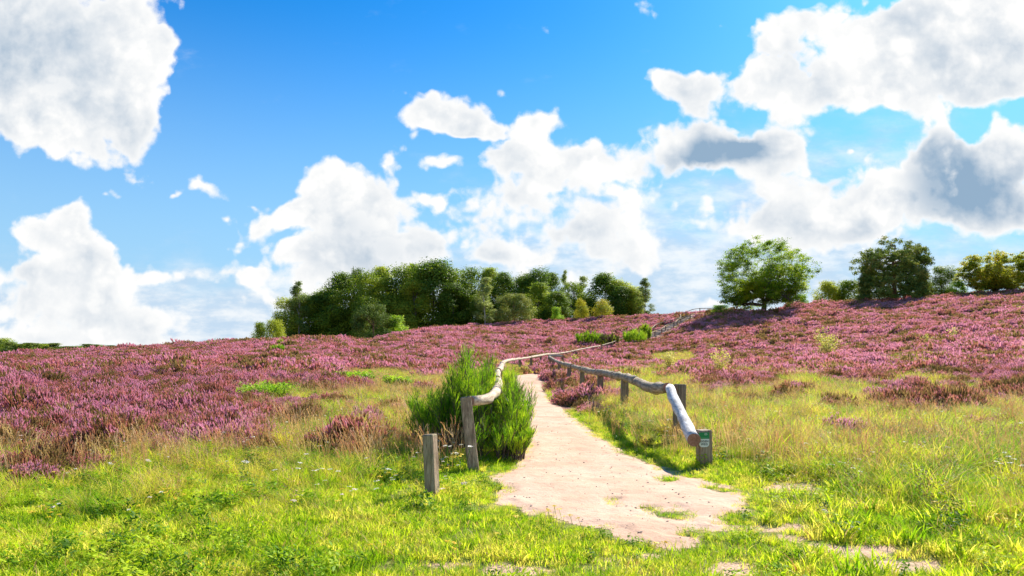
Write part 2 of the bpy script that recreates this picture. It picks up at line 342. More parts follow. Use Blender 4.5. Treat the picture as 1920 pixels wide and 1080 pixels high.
def groundmat():
    m, t, o = newmat('heath_soil'); g = t.n('ShaderNodeNewGeometry'); P = g.outputs['Position']
    at_ = t.n('ShaderNodeAttribute', attribute_name='heath')
    n = t.noise(P, 1.1, 6, .65); n2 = t.noise(P, 9, 5, .7)
    gr = t.mix(t.ramp(n, .35, .65), (.13,.17,.03), (.27,.27,.08)); gr = t.mix(t.ramp(n2, .5, .75, 0, .6), gr, (.20,.13,.07))
    he = t.mix(t.ramp(n, .35, .65), (.22,.09,.08), (.34,.19,.14)); he = t.mix(t.ramp(n2, .5, .75, 0, .6), he, (.42,.32,.17))
    fa = t.math('MULTIPLY_ADD', t.math('SUBTRACT', n2, .5), .6, at_.outputs['Fac'])
    col = t.mix(t.ramp(fa, .35, .65), gr, he)
    ba = t.n('ShaderNodeAttribute', attribute_name='bare'); fb = t.math('MULTIPLY_ADD', t.math('SUBTRACT', n2, .5), .7, ba.outputs['Fac'])
    sa = t.mix(t.ramp(n2, .45, .7, 0, .6), (.64,.43,.30), (.46,.30,.20)); col = t.mix(t.ramp(fb, .35, .7), col, sa)
    p = t.n('ShaderNodeBsdfPrincipled'); t.put(p.inputs['Base Color'], col); p.inputs['Roughness'].default_value = .95; p.inputs['Specular IOR Level'].default_value = .1
    bm = t.n('ShaderNodeBump'); bm.inputs['Strength'].default_value = .9; bm.inputs['Distance'].default_value = .08; t.put(bm.inputs['Height'], n2)
    t.t.links.new(bm.outputs[0], p.inputs['Normal']); t.t.links.new(p.outputs[0], o.inputs[0]); return m
M['ground'] = groundmat()

# ------------------------------------------------------------------ mesh helpers
def fast_mesh(name, V, Fc, mats, midx=None, smooth=False):
    V = np.asarray(V, np.float32); Fc = np.asarray(Fc, np.int32)
    me = bpy.data.meshes.new(name); k = Fc.shape[1]
    me.vertices.add(len(V)); me.vertices.foreach_set('co', V.ravel())
    me.loops.add(Fc.size); me.loops.foreach_set('vertex_index', Fc.ravel())
    me.polygons.add(len(Fc)); me.polygons.foreach_set('loop_start', np.arange(0, Fc.size, k, dtype=np.int32))
    if midx is not None: me.polygons.foreach_set('material_index', np.asarray(midx, np.int32))
    if smooth: me.polygons.foreach_set('use_smooth', np.ones(len(Fc), bool))
    for m in (mats if isinstance(mats, (list, tuple)) else [mats]): me.materials.append(m)
    me.update(calc_edges=True); me.validate(); return me
def link(name, me, parent=None, loc=None):
    o = bpy.data.objects.new(name, me); COL.objects.link(o)
    if parent is not None: o.parent = parent
    if loc is not None: o.location = loc
    return o
def tag(o, label=None, cat=None, group=None, kind=None):
    if label: o['label'] = label
    if cat: o['category'] = cat
    if group: o['group'] = group
    if kind: o['kind'] = kind
    return o
def empty(name, loc, rz=0.):
    o = bpy.data.objects.new(name, None); COL.objects.link(o); o.location = loc; o.rotation_euler = (0, 0, rz); o.empty_display_size = .3; return o
def leaves(C, N, size, aspect=.6, rg=rng):
    """one rhombic leaf per centre"""
    n = len(C); a = rg.normal(size=(n, 3)); t1 = np.cross(N, a); t1 /= np.linalg.norm(t1, axis=1)[:, None] + 1e-9
    t2 = np.cross(N, t1); t2 /= np.linalg.norm(t2, axis=1)[:, None] + 1e-9
    s = (size * rg.uniform(.6, 1.3, n))[:, None]
    V = np.stack([C - t1 * s, C - t2 * s * aspect, C + t1 * s, C + t2 * s * aspect], 1).reshape(-1, 3)
    return V, np.arange(4 * n).reshape(-1, 4)
class MB:
    def __init__(s): s.v = []; s.f = []; s.m = []
    def tube(s, pts, rad, sides=8, m=0, caps=True, mcap=None, wob=0.):
        pts = [Vector(p) for p in pts]; n = len(pts); base = len(s.v); up = Vector((0, 0, 1))
        t0 = (pts[1] - pts[0]).normalized()
        if abs(t0.z) > .9: up = Vector((1, 0, 0))
        for i, p in enumerate(pts):
            t = (pts[min(i + 1, n - 1)] - pts[max(i - 1, 0)]).normalized()
            a = t.cross(up).normalized(); b = a.cross(t).normalized()
            r = rad[i] if hasattr(rad, '__len__') else rad
            for k in range(sides):
                th = 2 * math.pi * k / sides; rr = r * (1 + wob * (random.random() - .5))
                s.v.append(p + a * math.cos(th) * rr + b * math.sin(th) * rr)
        for i in range(n - 1):
            for k in range(sides):
                q = base + i * sides; s.f.append((q + k, q + (k + 1) % sides, q + sides + (k + 1) % sides, q + sides + k)); s.m.append(m)
        if caps:
            mc = m if mcap is None else mcap
            s.f.append(tuple(base + k for k in range(sides))[::-1]); s.m.append(mc)
            s.f.append(tuple(base + (n - 1) * sides + k for k in range(sides))); s.m.append(mc)
    def build(s, name, mats, parent=None, smooth=True):
        me = bpy.data.meshes.new(name); me.from_pydata([tuple(v) for v in s.v], [], s.f)
        for m in (mats if isinstance(mats, (list, tuple)) else [mats]): me.materials.append(m)
        for p, mi in zip(me.polygons, s.m): p.material_index = mi; p.use_smooth = smooth and len(p.vertices) == 4
        me.update(); return link(name, me, parent)

# ------------------------------------------------------------------ ground
def build_ground():
    ys = np.concatenate([np.linspace(-60, 2, 32), np.arange(2.2, 16, .12), np.geomspace(16, 170, 260), np.geomspace(174, 6000, 70)])
    a = np.linspace(-2.4, 2.4, 420)
    Y, A = np.meshgrid(ys, a, indexing='ij'); X = A * (np.abs(Y) + 5)
    Z = terrain(X, Y); H = heath_value(X, Y)
    V = np.stack([X, Y, Z], -1).reshape(-1, 3); nr, nc = Y.shape
    i = np.arange(nr * nc).reshape(nr, nc)
    Fc = np.stack([i[:-1, :-1], i[:-1, 1:], i[1:, 1:], i[1:, :-1]], -1).reshape(-1, 4)
    me = fast_mesh('ground', V, Fc, M['ground'], smooth=True)
    at_ = me.attributes.new('heath', 'FLOAT', 'POINT')
    at_.data.foreach_set('value', np.clip(H.ravel() * .5 + .5, 0, 1).astype(np.float32) * (np.abs(Y.ravel()) < 175))
    a2 = me.attributes.new('bare', 'FLOAT', 'POINT'); bv = np.zeros(Y.size, np.float32); near = (Y.ravel() > 3) & (Y.ravel() < 64) & (np.abs(X.ravel()) < 12)
    bv[near] = np.clip(.5 - sand_value(X.ravel()[near], Y.ravel()[near]) * 1.6 + .18, 0, 1); a2.data.foreach_set('value', bv)
    tag(link('ground', me), kind='structure')
build_ground()

def build_path():
    # fine cells wherever the sand lies bare
    def cells(x0, x1, y0, y1, s):
        xs = np.arange(x0, x1, s); ys = np.arange(y0, y1, s); X, Y = np.meshgrid(xs, ys)
        val = sand_value(X, Y).reshape(X.shape)
        lim = .13; ins = (val[:-1, :-1] < lim) & (val[1:, 1:] < lim) & (val[:-1, 1:] < lim) & (val[1:, :-1] < lim)
        Z = terrain(X, Y) + .006 - .004 * sstep(0, .13, val) + fbm(X * 5, Y * 5, 3, 41) * .022 * sstep(0, .2, -val) + .008 * sstep(0, .1, -val)
        i = np.arange(X.size).reshape(X.shape)
        Fq = np.stack([i[:-1, :-1], i[:-1, 1:], i[1:, 1:], i[1:, :-1]], -1)[ins]
        used = np.unique(Fq); rm = np.full(X.size, -1); rm[used] = np.arange(len(used))
        V = np.stack([X, Y, Z], -1).reshape(-1, 3)[used]; return V, rm[Fq]
    BARE.clear()
    V1, F1 = cells(-3.4, 5.6, 3.6, 16.0, .035)
    V2, F2 = cells(-.6, 4.2, 15.9, 63, .07)
    me = fast_mesh('path', np.concatenate([V1, V2 + (0, 0, .004)]), np.concatenate([F1, F2 + len(V1)]), M['sand'], smooth=True)
    tag(link('path', me), kind='structure')
build_path()
BARE.extend(BARE_ALL)

# ------------------------------------------------------------------ rail fences
def smooth_line(P, step=.35):
    P = np.array(P, float); seg = np.linalg.norm(np.diff(P, axis=0), axis=1); s = np.concatenate([[0], np.cumsum(seg)])
    n = max(2, int(s[-1] / step)); q = np.linspace(0, s[-1], n)
    out = np.zeros((n, 3))
    for c in range(3):
        m = np.gradient(P[:, c], s); k = np.clip(np.searchsorted(s, q, 'right') - 1, 0, len(s) - 2)
        h = s[k + 1] - s[k]; t = (q - s[k]) / h
        out[:, c] = (2*t**3-3*t**2+1)*P[k, c] + (t**3-2*t**2+t)*h*m[k] + (-2*t**3+3*t**2)*P[k+1, c] + (t**3-t**2)*h*m[k+1]
    return out
def square_post(name, base, top, w, mat, parent, depth=.25, rot=0.):
    """a sawn post with a slightly bevelled, weathered top"""
    b = Vector(base); t = Vector(top); ax = (t - b); z = ax.normalized()
    x = Vector((math.cos(rot), math.sin(rot), 0)); x = (x - z * x.dot(z)).normalized(); y = z.cross(x)
    v = []; f = []; rings = [(-depth, 1.), (0, 1.), (ax.length * .3, .985), (ax.length * .65, 1.01), (ax.length - .012, .985), (ax.length, .86)]
    for h, k in rings:
        for sx, sy in ((-1, -.85), (-.85, -1), (.85, -1), (1, -.85), (1, .85), (.85, 1), (-.85, 1), (-1, .85)):
            v.append(b + z * h + (x * sx + y * sy) * (w / 2 * k * (1 + .03 * (random.random() - .5))))
    for i in range(len(rings) - 1):
        for k in range(8): f.append((i*8+k, i*8+(k+1) % 8, (i+1)*8+(k+1) % 8, (i+1)*8+k))
    f.append(tuple((len(rings)-1)*8+k for k in range(8)))
    me = bpy.data.meshes.new(name); o_ = b.copy()
    me.from_pydata([tuple(q - o_) for q in v], [], f); me.materials.append(mat); me.update()
    o = link(name, me, parent); o.location = o_ - (parent.location if parent else Vector()); return o
def log(pts, r0, r1, mat, parent, gap=.012, wob=.10, endm='endgrain', name='rail', sides=14):
    """one natural log along pts; keeps its own origin so its grain follows it"""
    P = smooth_line(pts, .16 if len(pts) < 9 else .3); n = len(P); o0 = Vector(P[0]); d = (Vector(P[-1]) - o0); rz = math.atan2(-d.x, d.y)
    ca, sa = math.cos(-rz), math.sin(-rz); mb = MB(); q = []; rr = []
    ph = random.random() * 9; knots = [random.uniform(.3, max(.4, d.length - .2)) for _ in range(int(d.length / 1.1))]
    for i, p in enumerate(P):
        t = i / (n - 1); r = r0 + (r1 - r0) * t; r *= 1 + .08 * math.sin(t * d.length * 2.1 + ph) + .05 * math.sin(t * d.length * 5.3 + ph * 2)
        r *= 1 + sum(.16 * math.exp(-((t * d.length - kk) / .10) ** 2) for kk in knots)
        v = Vector(p) - o0 + Vector((random.gauss(0, 1), 0, random.gauss(0, 1))) * (r0 * .07 if 0 < i < n - 1 else 0); q.append(Vector((v.x * ca - v.y * sa, v.x * sa + v.y * ca, v.z))); rr.append(r)
    mb.tube(q, rr, sides, 0, True, 1, wob)
    o = mb.build(name, [mat, M[endm]], parent); o.location = o0 - parent.location; o.rotation_euler = (0, 0, rz); return o
def split_log(pts, cuts, r, mat, parent):
    """cut a centre line into single logs butted end to end"""
    P = smooth_line(pts, .3); s = np.concatenate([[0], np.cumsum(np.linalg.norm(np.diff(P, axis=0), axis=1))]); L = s[-1]
    cuts = [0] + [c for c in cuts if c < L - .5] + [L]
    for a, b in zip(cuts[:-1], cuts[1:]):
        q = np.arange(a, b - .02, .45).tolist() + [b - .012]
        pp = [[np.interp(x, s, P[:, c]) for c in range(3)] for x in q]
        if len(pp) < 2: continue
        k = random.uniform(.9, 1.12); log(pp, r * k, r * k * random.uniform(.85, 1.), mat, parent)

def left_fence():
    root = empty('rail_fence', (at(888, 883, 9.0)[0], 9.0, 0))
    tag(root, 'long wooden rail fence with pale winding rails along the left side of the sandy path', 'fence')
    px = [(882,752,9.45),(906,750,9.7),(921,743,10.4),(930,735,11.4),(934,724,13.2),(932.6,708,17),(933,699,20.5),(937,693,24),(940,687,28.5),(944,679.5,37),(952,676,43),(962,674.2,47),(975,672.8,50),(995,669.6,56),(1010,667,61),(1024,664.5,67),(1045,663,73),(1062,660.5,78),(1084,656,82),(1104,652,86),(1125,648.5,90)]
    pts = [at(*q) for q in px]
    # the first log is thick and pale, then it goes on log after log
    log(pts[:4], .07, .075, M['palerail'], root)
    log([pts[3], pts[4], at(935,718,14.6), at(933,711.5,16.2)], .078, .066, M['palerail'], root)
    log([at(933,711.3,16.3), pts[5], pts[6], at(934,696,22.3)], .08, .07, M['palerail'], root)
    log([at(934,695.8,22.3), pts[7], pts[8], at(942,683,33)], .10, .085, M['palerail'], root)
    split_log([at(942,683,33.1)] + pts[9:], [9, 17, 23, 29, 36, 42, 48], .085, M['palerail'], root)
    # up the hill beside the steps
    hp = []
    for (u, v) in [(1128,647.6),(1150,641),(1168,634),(1190,629),(1206,623.5),(1222,615),(1242,604.5),(1258,600.5),(1268,598),(1276,589.5)]:
        x, y, z = ground_at(u, v, .92, 60); hp.append((x, y, z + .92))
    split_log(hp, [6, 12, 19, 26, 33, 40], .065, M['rail'], root)
    sk = []
    for (u, d) in [(1278, 126), (1300, 127), (1330, 128), (1360, 128), (1395, 128)]:
        x = (u - 960) / F * d; sk.append((x, d, tz(x, d) + .95))
    split_log(sk, [4, 8], .06, M['rail'], root)
    b = at(888, 883, 9.0); t = at(873, 744, 9.1)
    square_post('post', (b[0], b[1], tz(b[0], b[1])), t, .148, M['post'], root, .2, .1)
    for (u, d, top) in [(929, 11.9, .80), (925, 16.2, .98), (938, 23, .86), (944, 38, .84)]:
        x = (u - 960) / F * d; z = tz(x, d); square_post('post', (x, d, z), (x - .02, d, top), .13, M['postdark'], root, .2, .1)
    allp = np.array(pts[12:]); 
    for u in (974.5, 996, 1014, 1029, 1046, 1062, 1080, 1098, 1114):
        k = np.interp(u, [q[0] for q in px], [q[2] for q in px]); x = (u - 960) / F * k; zt = EYE + (HY - np.interp(u, [q[0] for q in px], [q[1] for q in px])) / F * k
        square_post('post', (x, k + .06, tz(x, k)), (x, k + .06, zt - .05), .17, M['postdark'], root, .3, .1)
    HP = smooth_line(hp, .5); s = 0
    for i in range(0, len(HP), 6):
        p = HP[i]; square_post('post', (p[0], p[1] + .02, p[2] - .92), (p[0], p[1] + .02, p[2] - .04), .16, M['post'], root, .3)
    SP = smooth_line(sk, .5)
    for i in range(2, len(SP), 6):
        p = SP[i]; square_post('post', (p[0], p[1] + .02, p[2] - .95), (p[0], p[1] + .02, p[2] - .03), .14, M['postdark'], root, .3)
left_fence()

def right_fence():
    root = empty('rail_fence', (at(1265, 830, 11.7)[0], 11.7, 0))
    tag(root, 'wooden rail fence right of the sandy path, its near end log bleached white', 'fence')
    px = [(1252,727,11.6),(1233,728,12.2),(1217,726,12.9),(1201,718.5,14.2),(1186,712,15.3),(1170,707,16.5),(1151,703.5,17.9),(1132,699,20),(1113,697,21.6),(1097,693.5,23.5),(1083,689.7,26),(1063,684,30.5),(1047,679,37),(1035,672.7,49),(1029.5,668.8,58)]
    pts = [at(*q) for q in px]
    split_log(pts, [3.15, 6.2, 9.3, 12.6, 16.4, 20.2, 25, 31, 37], .092, M['rail'], root)
    o = log([at(1256,728,11.55), at(1267,754,10.95), at(1284,790,10.1), at(1301,825,9.22)], .080, .088, M['whiterail'], root)
    log([at(1031,667.5,58.2), at(1043,667.6,57.6), at(1056,667.8,57)], .11, .12, M['palerail'], root)
    square_post('post', (2.86, 11.75, tz(2.86, 11.75)), (2.90, 11.78, 1.0), .17, M['postdark'], root, .2, .15)
    for (u, d, w) in [(1169, 16.6, .16), (1124, 20.6, .16), (1090, 24.7, .15), (1066, 30.2, .16), (1048, 37.2, .17), (1037, 47.5, .17), (1033, 53, .17), (1031.5, 58.6, .2), (1054, 57.3, .18)]:
        x = (u - 960) / F * d + .02; zt = np.interp(d, [p[1] for p in pts], [p[2] for p in pts]) - .04
        square_post('post', (x, d, tz(x, d)), (x + .01, d, zt), w, M['postdark'], root, .2, .1)
    # the end post that also carries the sign: round-shouldered, paler
    b = at(1321, 884, 9.42); bz = tz(b[0], b[1])
    square_post('post', (b[0], b[1], bz), (b[0] - .015, b[1], .49), .175, M['post'], root, .15, .22)
    hp = []
    for (u, v) in [(1212,629),(1226,622),(1240,616.5),(1252,609),(1264,604.5),(1274,598),(1286,593.5),(1298,588.8)]:
        x, y, z = ground_at(u, v, .9, 60); hp.append((x, y, z + .9))
    split_log(hp, [5, 11, 17, 23, 29], .07, M['rail'], root)
    HP = smooth_line(hp, .5)
    for i in range(0, len(HP), 5):
        p = HP[i]; square_post('post', (p[0], p[1] + .02, p[2] - .9), (p[0], p[1] + .02, p[2] - .04), .17, M['postdark'], root, .3)
    return hp
hill_right = right_fence()

def hill_path():
    # sandy stairs between the two rails on the slope
    C = []
    for (u, v) in [(1204,640),(1222,631),(1240,622),(1256,614),(1270,607),(1283,600),(1296,594),(1312,589.5)]:
        C.append(ground_at(u, v, 0, 60))
    C = smooth_line(C, .5); V = []; Fc = []
    for i, p in enumerate(C):
        t = C[min(i + 1, len(C) - 1)] - C[max(i - 1, 0)]; t /= np.hypot(t[0], t[1]); nx, ny = t[1], -t[0]
        for k in range(7):
            w = (k - 3) / 3 * (1.0 + .15 * math.sin(i * .9)); x = p[0] + nx * w; y = p[1] + ny * w
            V.append((x, y, tz(x, y) + .05))
    for i in range(len(C) - 1):
        for k in range(6): q = i * 7 + k; Fc.append((q, q + 1, q + 8, q + 7))
    o = link('hill_path', fast_mesh('hill_path', V, Fc, M['sand'], smooth=True)); tag(o, kind='structure')
    root = empty('log_steps', tuple(C[0])); tag(root, 'pale log steps climbing the sandy track between the rails on the slope', 'steps')
    for i in range(2, len(C) - 1, 3):
        p = C[i]; t = C[i + 1] - C[i - 1]; t /= np.hypot(t[0], t[1]); nx, ny = t[1], -t[0]; mb = MB()
        a = Vector((p[0] - nx * 1.05, p[1] - ny * 1.05, 0)); b = Vector((p[0] + nx * 1.05, p[1] + ny * 1.05, 0))
        a.z = tz(a.x, a.y) + .11; b.z = tz(b.x, b.y) + .11
        mb.tube([a - root.location, (a + b) / 2 - root.location, b - root.location], .1, 8); mb.build('step', M['palerail'], root)
    return C
hillC = hill_path()

def lone_post():
    b = at(811, 932, 7.4); me = None
    o = square_post('post', (b[0], b[1], tz(b[0], b[1]) - .02), at(806, 814, 7.45), .126, M['post'], None, .2, -.35)
    tag(o, 'short square wooden post standing alone in the grass left of the path', 'post')
lone_post()

def text_mesh(txt, size, mat, extrude=.0008):
    cu = bpy.data.curves.new('lettering', 'FONT'); cu.body = txt; cu.size = size; cu.align_x = 'CENTER'; cu.align_y = 'CENTER'; cu.extrude = extrude; cu.offset = .0009
    cu.space_character = 1.12
    o = bpy.data.objects.new('lettering', cu); COL.objects.link(o); dg = bpy.context.evaluated_depsgraph_get()
    me = bpy.data.meshes.new_from_object(o.evaluated_get(dg)); bpy.data.objects.remove(o); me.materials.clear(); me.materials.append(mat); return me
def sign():
    c = at(1322, 825, 9.30); b = 9.42 - .175 / 2
    root = empty('sign', (c[0] - .005, b - .012, c[2])); root.rotation_euler = (0, 0, .22 - .1)
    tag(root, 'small green and white plate reading EIGEN WEG on the end post of the right fence', 'sign')
    w, h = .142, .200
    gm, wm, bm_ = plain('sign_green', (.004, .26, .075), .35, .1), plain('sign_white', (.82, .83, .80), .35, .06), plain('sign_letters', (.03, .04, .05), .5, 0.)
    def plate(name, outline, m, y0, y1, nm=None):
        n = len(outline); v = [(x, y0, z) for x, z in outline] + [(x, y1, z) for x, z in outline]
        f = [tuple(range(n)), tuple(range(2 * n - 1, n - 1, -1))] + [(i, n + i, n + (i + 1) % n, (i + 1) % n) for i in range(n)]
        me = bpy.data.meshes.new(name); me.from_pydata(v, [], f); me.materials.append(m); me.update(); return link(name, me, root)
    top, mid, bot = h / 2, h * .06, -h / 2
    plate('green_panel', [(-w/2, mid), (w/2, mid), (w/2, top), (-w/2, top)], gm, 0, .006)
    rr = .045; ol = [(w/2, mid - .001), (-w/2, mid - .001)]
    for i in range(7): a = math.pi + i / 6 * math.pi / 2; ol.append((-w/2 + rr + rr * math.cos(a), bot + rr + rr * math.sin(a)))
    for i in range(7): a = 1.5 * math.pi + i / 6 * math.pi / 2; ol.append((w/2 - rr + rr * math.cos(a), bot + rr + rr * math.sin(a)))
    plate('white_panel', ol[::-1], wm, 0, .006)
    for txt, z, s in (('EIGEN', mid - .034, .040), ('WEG', mid - .074, .040)):
        o = link('lettering', text_mesh(txt, s, bm_), root); o.location = (0, -.0015, z); o.rotation_euler = (R(90), 0, 0)
    # pale tree emblem in the green field: a crown with veins on a thin stem
    v = []; f = []; cz = mid + .052
    ol = [(math.cos(a) * .021 * (1 + .08 * math.cos(5 * a)), cz + .012 + math.sin(a) * .019 * (1 + .06 * math.cos(7 * a))) for a in [i / 24 * 2 * math.pi for i in range(24)]]
    plate('emblem', [(x + .022, z) for x, z in ol], plain('sign_pale_green', (.45, .62, .50), .4, .3), -.0016, -.0002)
    for dx, dz in ((0, 0), (-.010, .012), (.010, .012), (0, .02)):
        plate('emblem', [(.022 - .0016, cz - .026), (.022 + .0016, cz - .026), (.022 + .0012 + dx, cz + .008 + dz), (.022 - .0012 + dx, cz + .008 + dz)], wm if dx == 0 and dz == 0 else gm, -.003 - dz * .02 - abs(dx) * .02, -.0018)
    plate('emblem_line', [(-w/2 + .014, mid + .012), (w/2 - .014, mid + .012), (w/2 - .014, mid + .0145), (-w/2 + .014, mid + .0145)], plain('sign_line', (.3, .55, .4), .4, 0), -.0012, -.0002)
sign()

# ------------------------------------------------------------------ ground cover
PROTO = bpy.data.collections.new('plant_library')      # never linked to the scene: only the scatterers read it
def proto(name, me):
    o = bpy.data.objects.new(name, me); PROTO.objects.link(o); return o
def blades(n, rad, hmin, hmax, w, bend, seed, mats, fr=None, seg=3):
    rg = np.random.default_rng(seed); a = rg.uniform(0, 2 * np.pi, n); r = rad * np.sqrt(rg.uniform(0, 1, n))
    bx, by = r * np.cos(a), r * np.sin(a); h = rg.uniform(hmin, hmax, n); la = a + rg.normal(0, .9, n); lean = bend * rg.uniform(.2, 1.3, n) * h
    side = la + np.pi / 2 + rg.normal(0, .6, n); ww = w * rg.uniform(.7, 1.3, n)
    V = np.zeros((n, 2 * seg + 2, 3))
    for s in range(seg + 1):
        t = s / seg; cx = bx + np.cos(la) * lean * t ** 1.9; cy = by + np.sin(la) * lean * t ** 1.9; cz = h * (t - .28 * bend * t ** 2.4) - .01
        k = ww * (1 - t ** 2.2) * .5 + .0004
        V[:, 2 * s] = np.stack([cx - np.cos(side) * k, cy - np.sin(side) * k, cz], -1); V[:, 2 * s + 1] = np.stack([cx + np.cos(side) * k, cy + np.sin(side) * k, cz], -1)
    q = np.array([(2*s, 2*s+1, 2*s+3, 2*s+2) for s in range(seg)]); Fc = (np.arange(n)[:, None, None] * (2 * seg + 2) + q[None]).reshape(-1, 4)
    mi = np.repeat((rg.random(n) < fr).astype(int) if fr else np.zeros(n, int), seg)
    return fast_mesh('tuft', V.reshape(-1, 3), Fc, mats, mi)
def heather_clump(n, rad, h, spike, w, seed, fm, near=True):
    rg = np.random.default_rng(seed)
    th = rg.uniform(0, 2 * np.pi, n); ph = np.arccos(rg.uniform(.12, 1, n)); 
    dirv = np.stack([np.sin(ph) * np.cos(th), np.sin(ph) * np.sin(th), np.cos(ph)], -1)
    lump = 1 + .22 * np.sin(th * 3 + seed) * np.sin(ph * 2) + rg.normal(0, .10, n)
    tip = dirv * np.array([rad, rad, h]) * lump[:, None]; up = dirv * .45 + np.array([0, 0, .8]) + rg.normal(0, .22, (n, 3)); up /= np.linalg.norm(up, axis=1)[:, None]
    L = spike * rg.uniform(.6, 1.4, n)[:, None]; bot = tip - up * L
    root = bot * np.array([.75, .75, .5])
    A = rg.normal(size=(n, 3)); s1 = np.cross(up, A); s1 /= np.linalg.norm(s1, axis=1)[:, None]; s2 = np.cross(up, s1)
    ww = w * rg.uniform(.7, 1.3, n)[:, None]; V = []; nq = 0; mi = []
    mid = bot * .45 + tip * .55
    VV = [np.stack([bot, mid + s * ww, tip, mid - s * ww], 1).reshape(-1, 3) for s in (s1, s2)]
    mi += [0] * (2 * n)
    # green-brown stem under each spike
    for s in ((s1, s2) if near else (s1,)):
        VV.append(np.stack([root - s * ww * .35, root + s * ww * .35, mid + s * ww * .5, mid - s * ww * .5], 1).reshape(-1, 3)); mi += [1] * n
    # dense twiggy inside
    m = n // 2; c = dirv[:m] * np.array([rad, rad, h]) * rg.uniform(.35, .82, (m, 1)); VV.append(leaves(c, rg.normal(size=(m, 3)), w * (3.4 if near else 2.2), .5, rg)[0]); mi += [1] * m
    V = np.concatenate(VV); return fast_mesh('heather_clump', V, np.arange(len(V)).reshape(-1, 4), [fm, M['twig']], mi)
def herb(n, size, h, seed, mat):
    """low leafy weed: pointed leaves in whorls round short stems"""
    rg = np.random.default_rng(seed); a = rg.uniform(0, 2 * np.pi, n); r = rg.uniform(.01, .12, n); z = rg.uniform(.02, h, n)
    C = np.stack([np.cos(a) * r, np.sin(a) * r, z], -1); N = np.stack([np.cos(a) * .5, np.sin(a) * .5, np.ones(n)], -1) + rg.normal(0, .35, (n, 3))
    V, Fc = leaves(C, N, size, .38, rg); return fast_mesh('herb', V, Fc, mat)
def yarrow(seed, mat, stem_h=.4):
    rg = np.random.default_rng(seed); mb = MB()
    for k in range(rg.integers(1, 4)):
        x, y = rg.normal(0, .05, 2); h = stem_h * rg.uniform(.7, 1.15); tx, ty = x + rg.normal(0, .05), y + rg.normal(0, .05)
        mb.tube([(x, y, 0), ((x + tx) / 2, (y + ty) / 2, h * .55), (tx, ty, h)], .0028, 3, 1, False)
        for j in range(11):
            a = rg.uniform(0, 6.28); r = .034 * math.sqrt(rg.random()); cx, cy = tx + math.cos(a) * r, ty + math.sin(a) * r; s = .011; cz = h + .004 - r * .2
            b = len(mb.v); mb.v += [Vector((cx + s * math.cos(q), cy + s * math.sin(q), cz + rg.normal(0, .003))) for q in (0, 1.26, 2.5, 3.8, 5.0)]
            mb.f.append((b, b+1, b+2, b+3, b+4)); mb.m.append(0)
    me = bpy.data.meshes.new('yarrow'); me.from_pydata([tuple(v) for v in mb.v], [], mb.f); me.materials.append(mat); me.materials.append(M['herb'])
    for p, mi in zip(me.polygons, mb.m): p.material_index = mi
    return me
def straw(n, h, seed, head=True):
    rg = np.random.default_rng(seed); VV = []
    for k in range(n):
        a = rg.uniform(0, 6.28); bx, by = rg.normal(0, .09, 2); H = h * rg.uniform(.6, 1.15); l = rg.uniform(.1, .45) * H
        s = np.array([-math.sin(a + .5), math.cos(a + .5), 0]) * .0022; p = [np.array([bx + math.cos(a) * l * t ** 2, by + math.sin(a) * l * t ** 2, H * (t - .1 * t * t)]) for t in (0, .4, .75, 1)]
        for i in range(3): VV.append([p[i] - s, p[i] + s, p[i + 1] + s * .7, p[i + 1] - s * .7])
        if head:
            d = p[3] - p[2]; d /= np.linalg.norm(d)
            for j in range(7):
                c = p[3] - d * j * .022 + rg.normal(0, .006, 3); q = s * 2.2; VV.append([c - d * .016, c + q, c + d * .016, c - q])
    V = np.array(VV).reshape(-1, 3); return fast_mesh('straw', V, np.arange(len(V)).reshape(-1, 4), M['straw'])

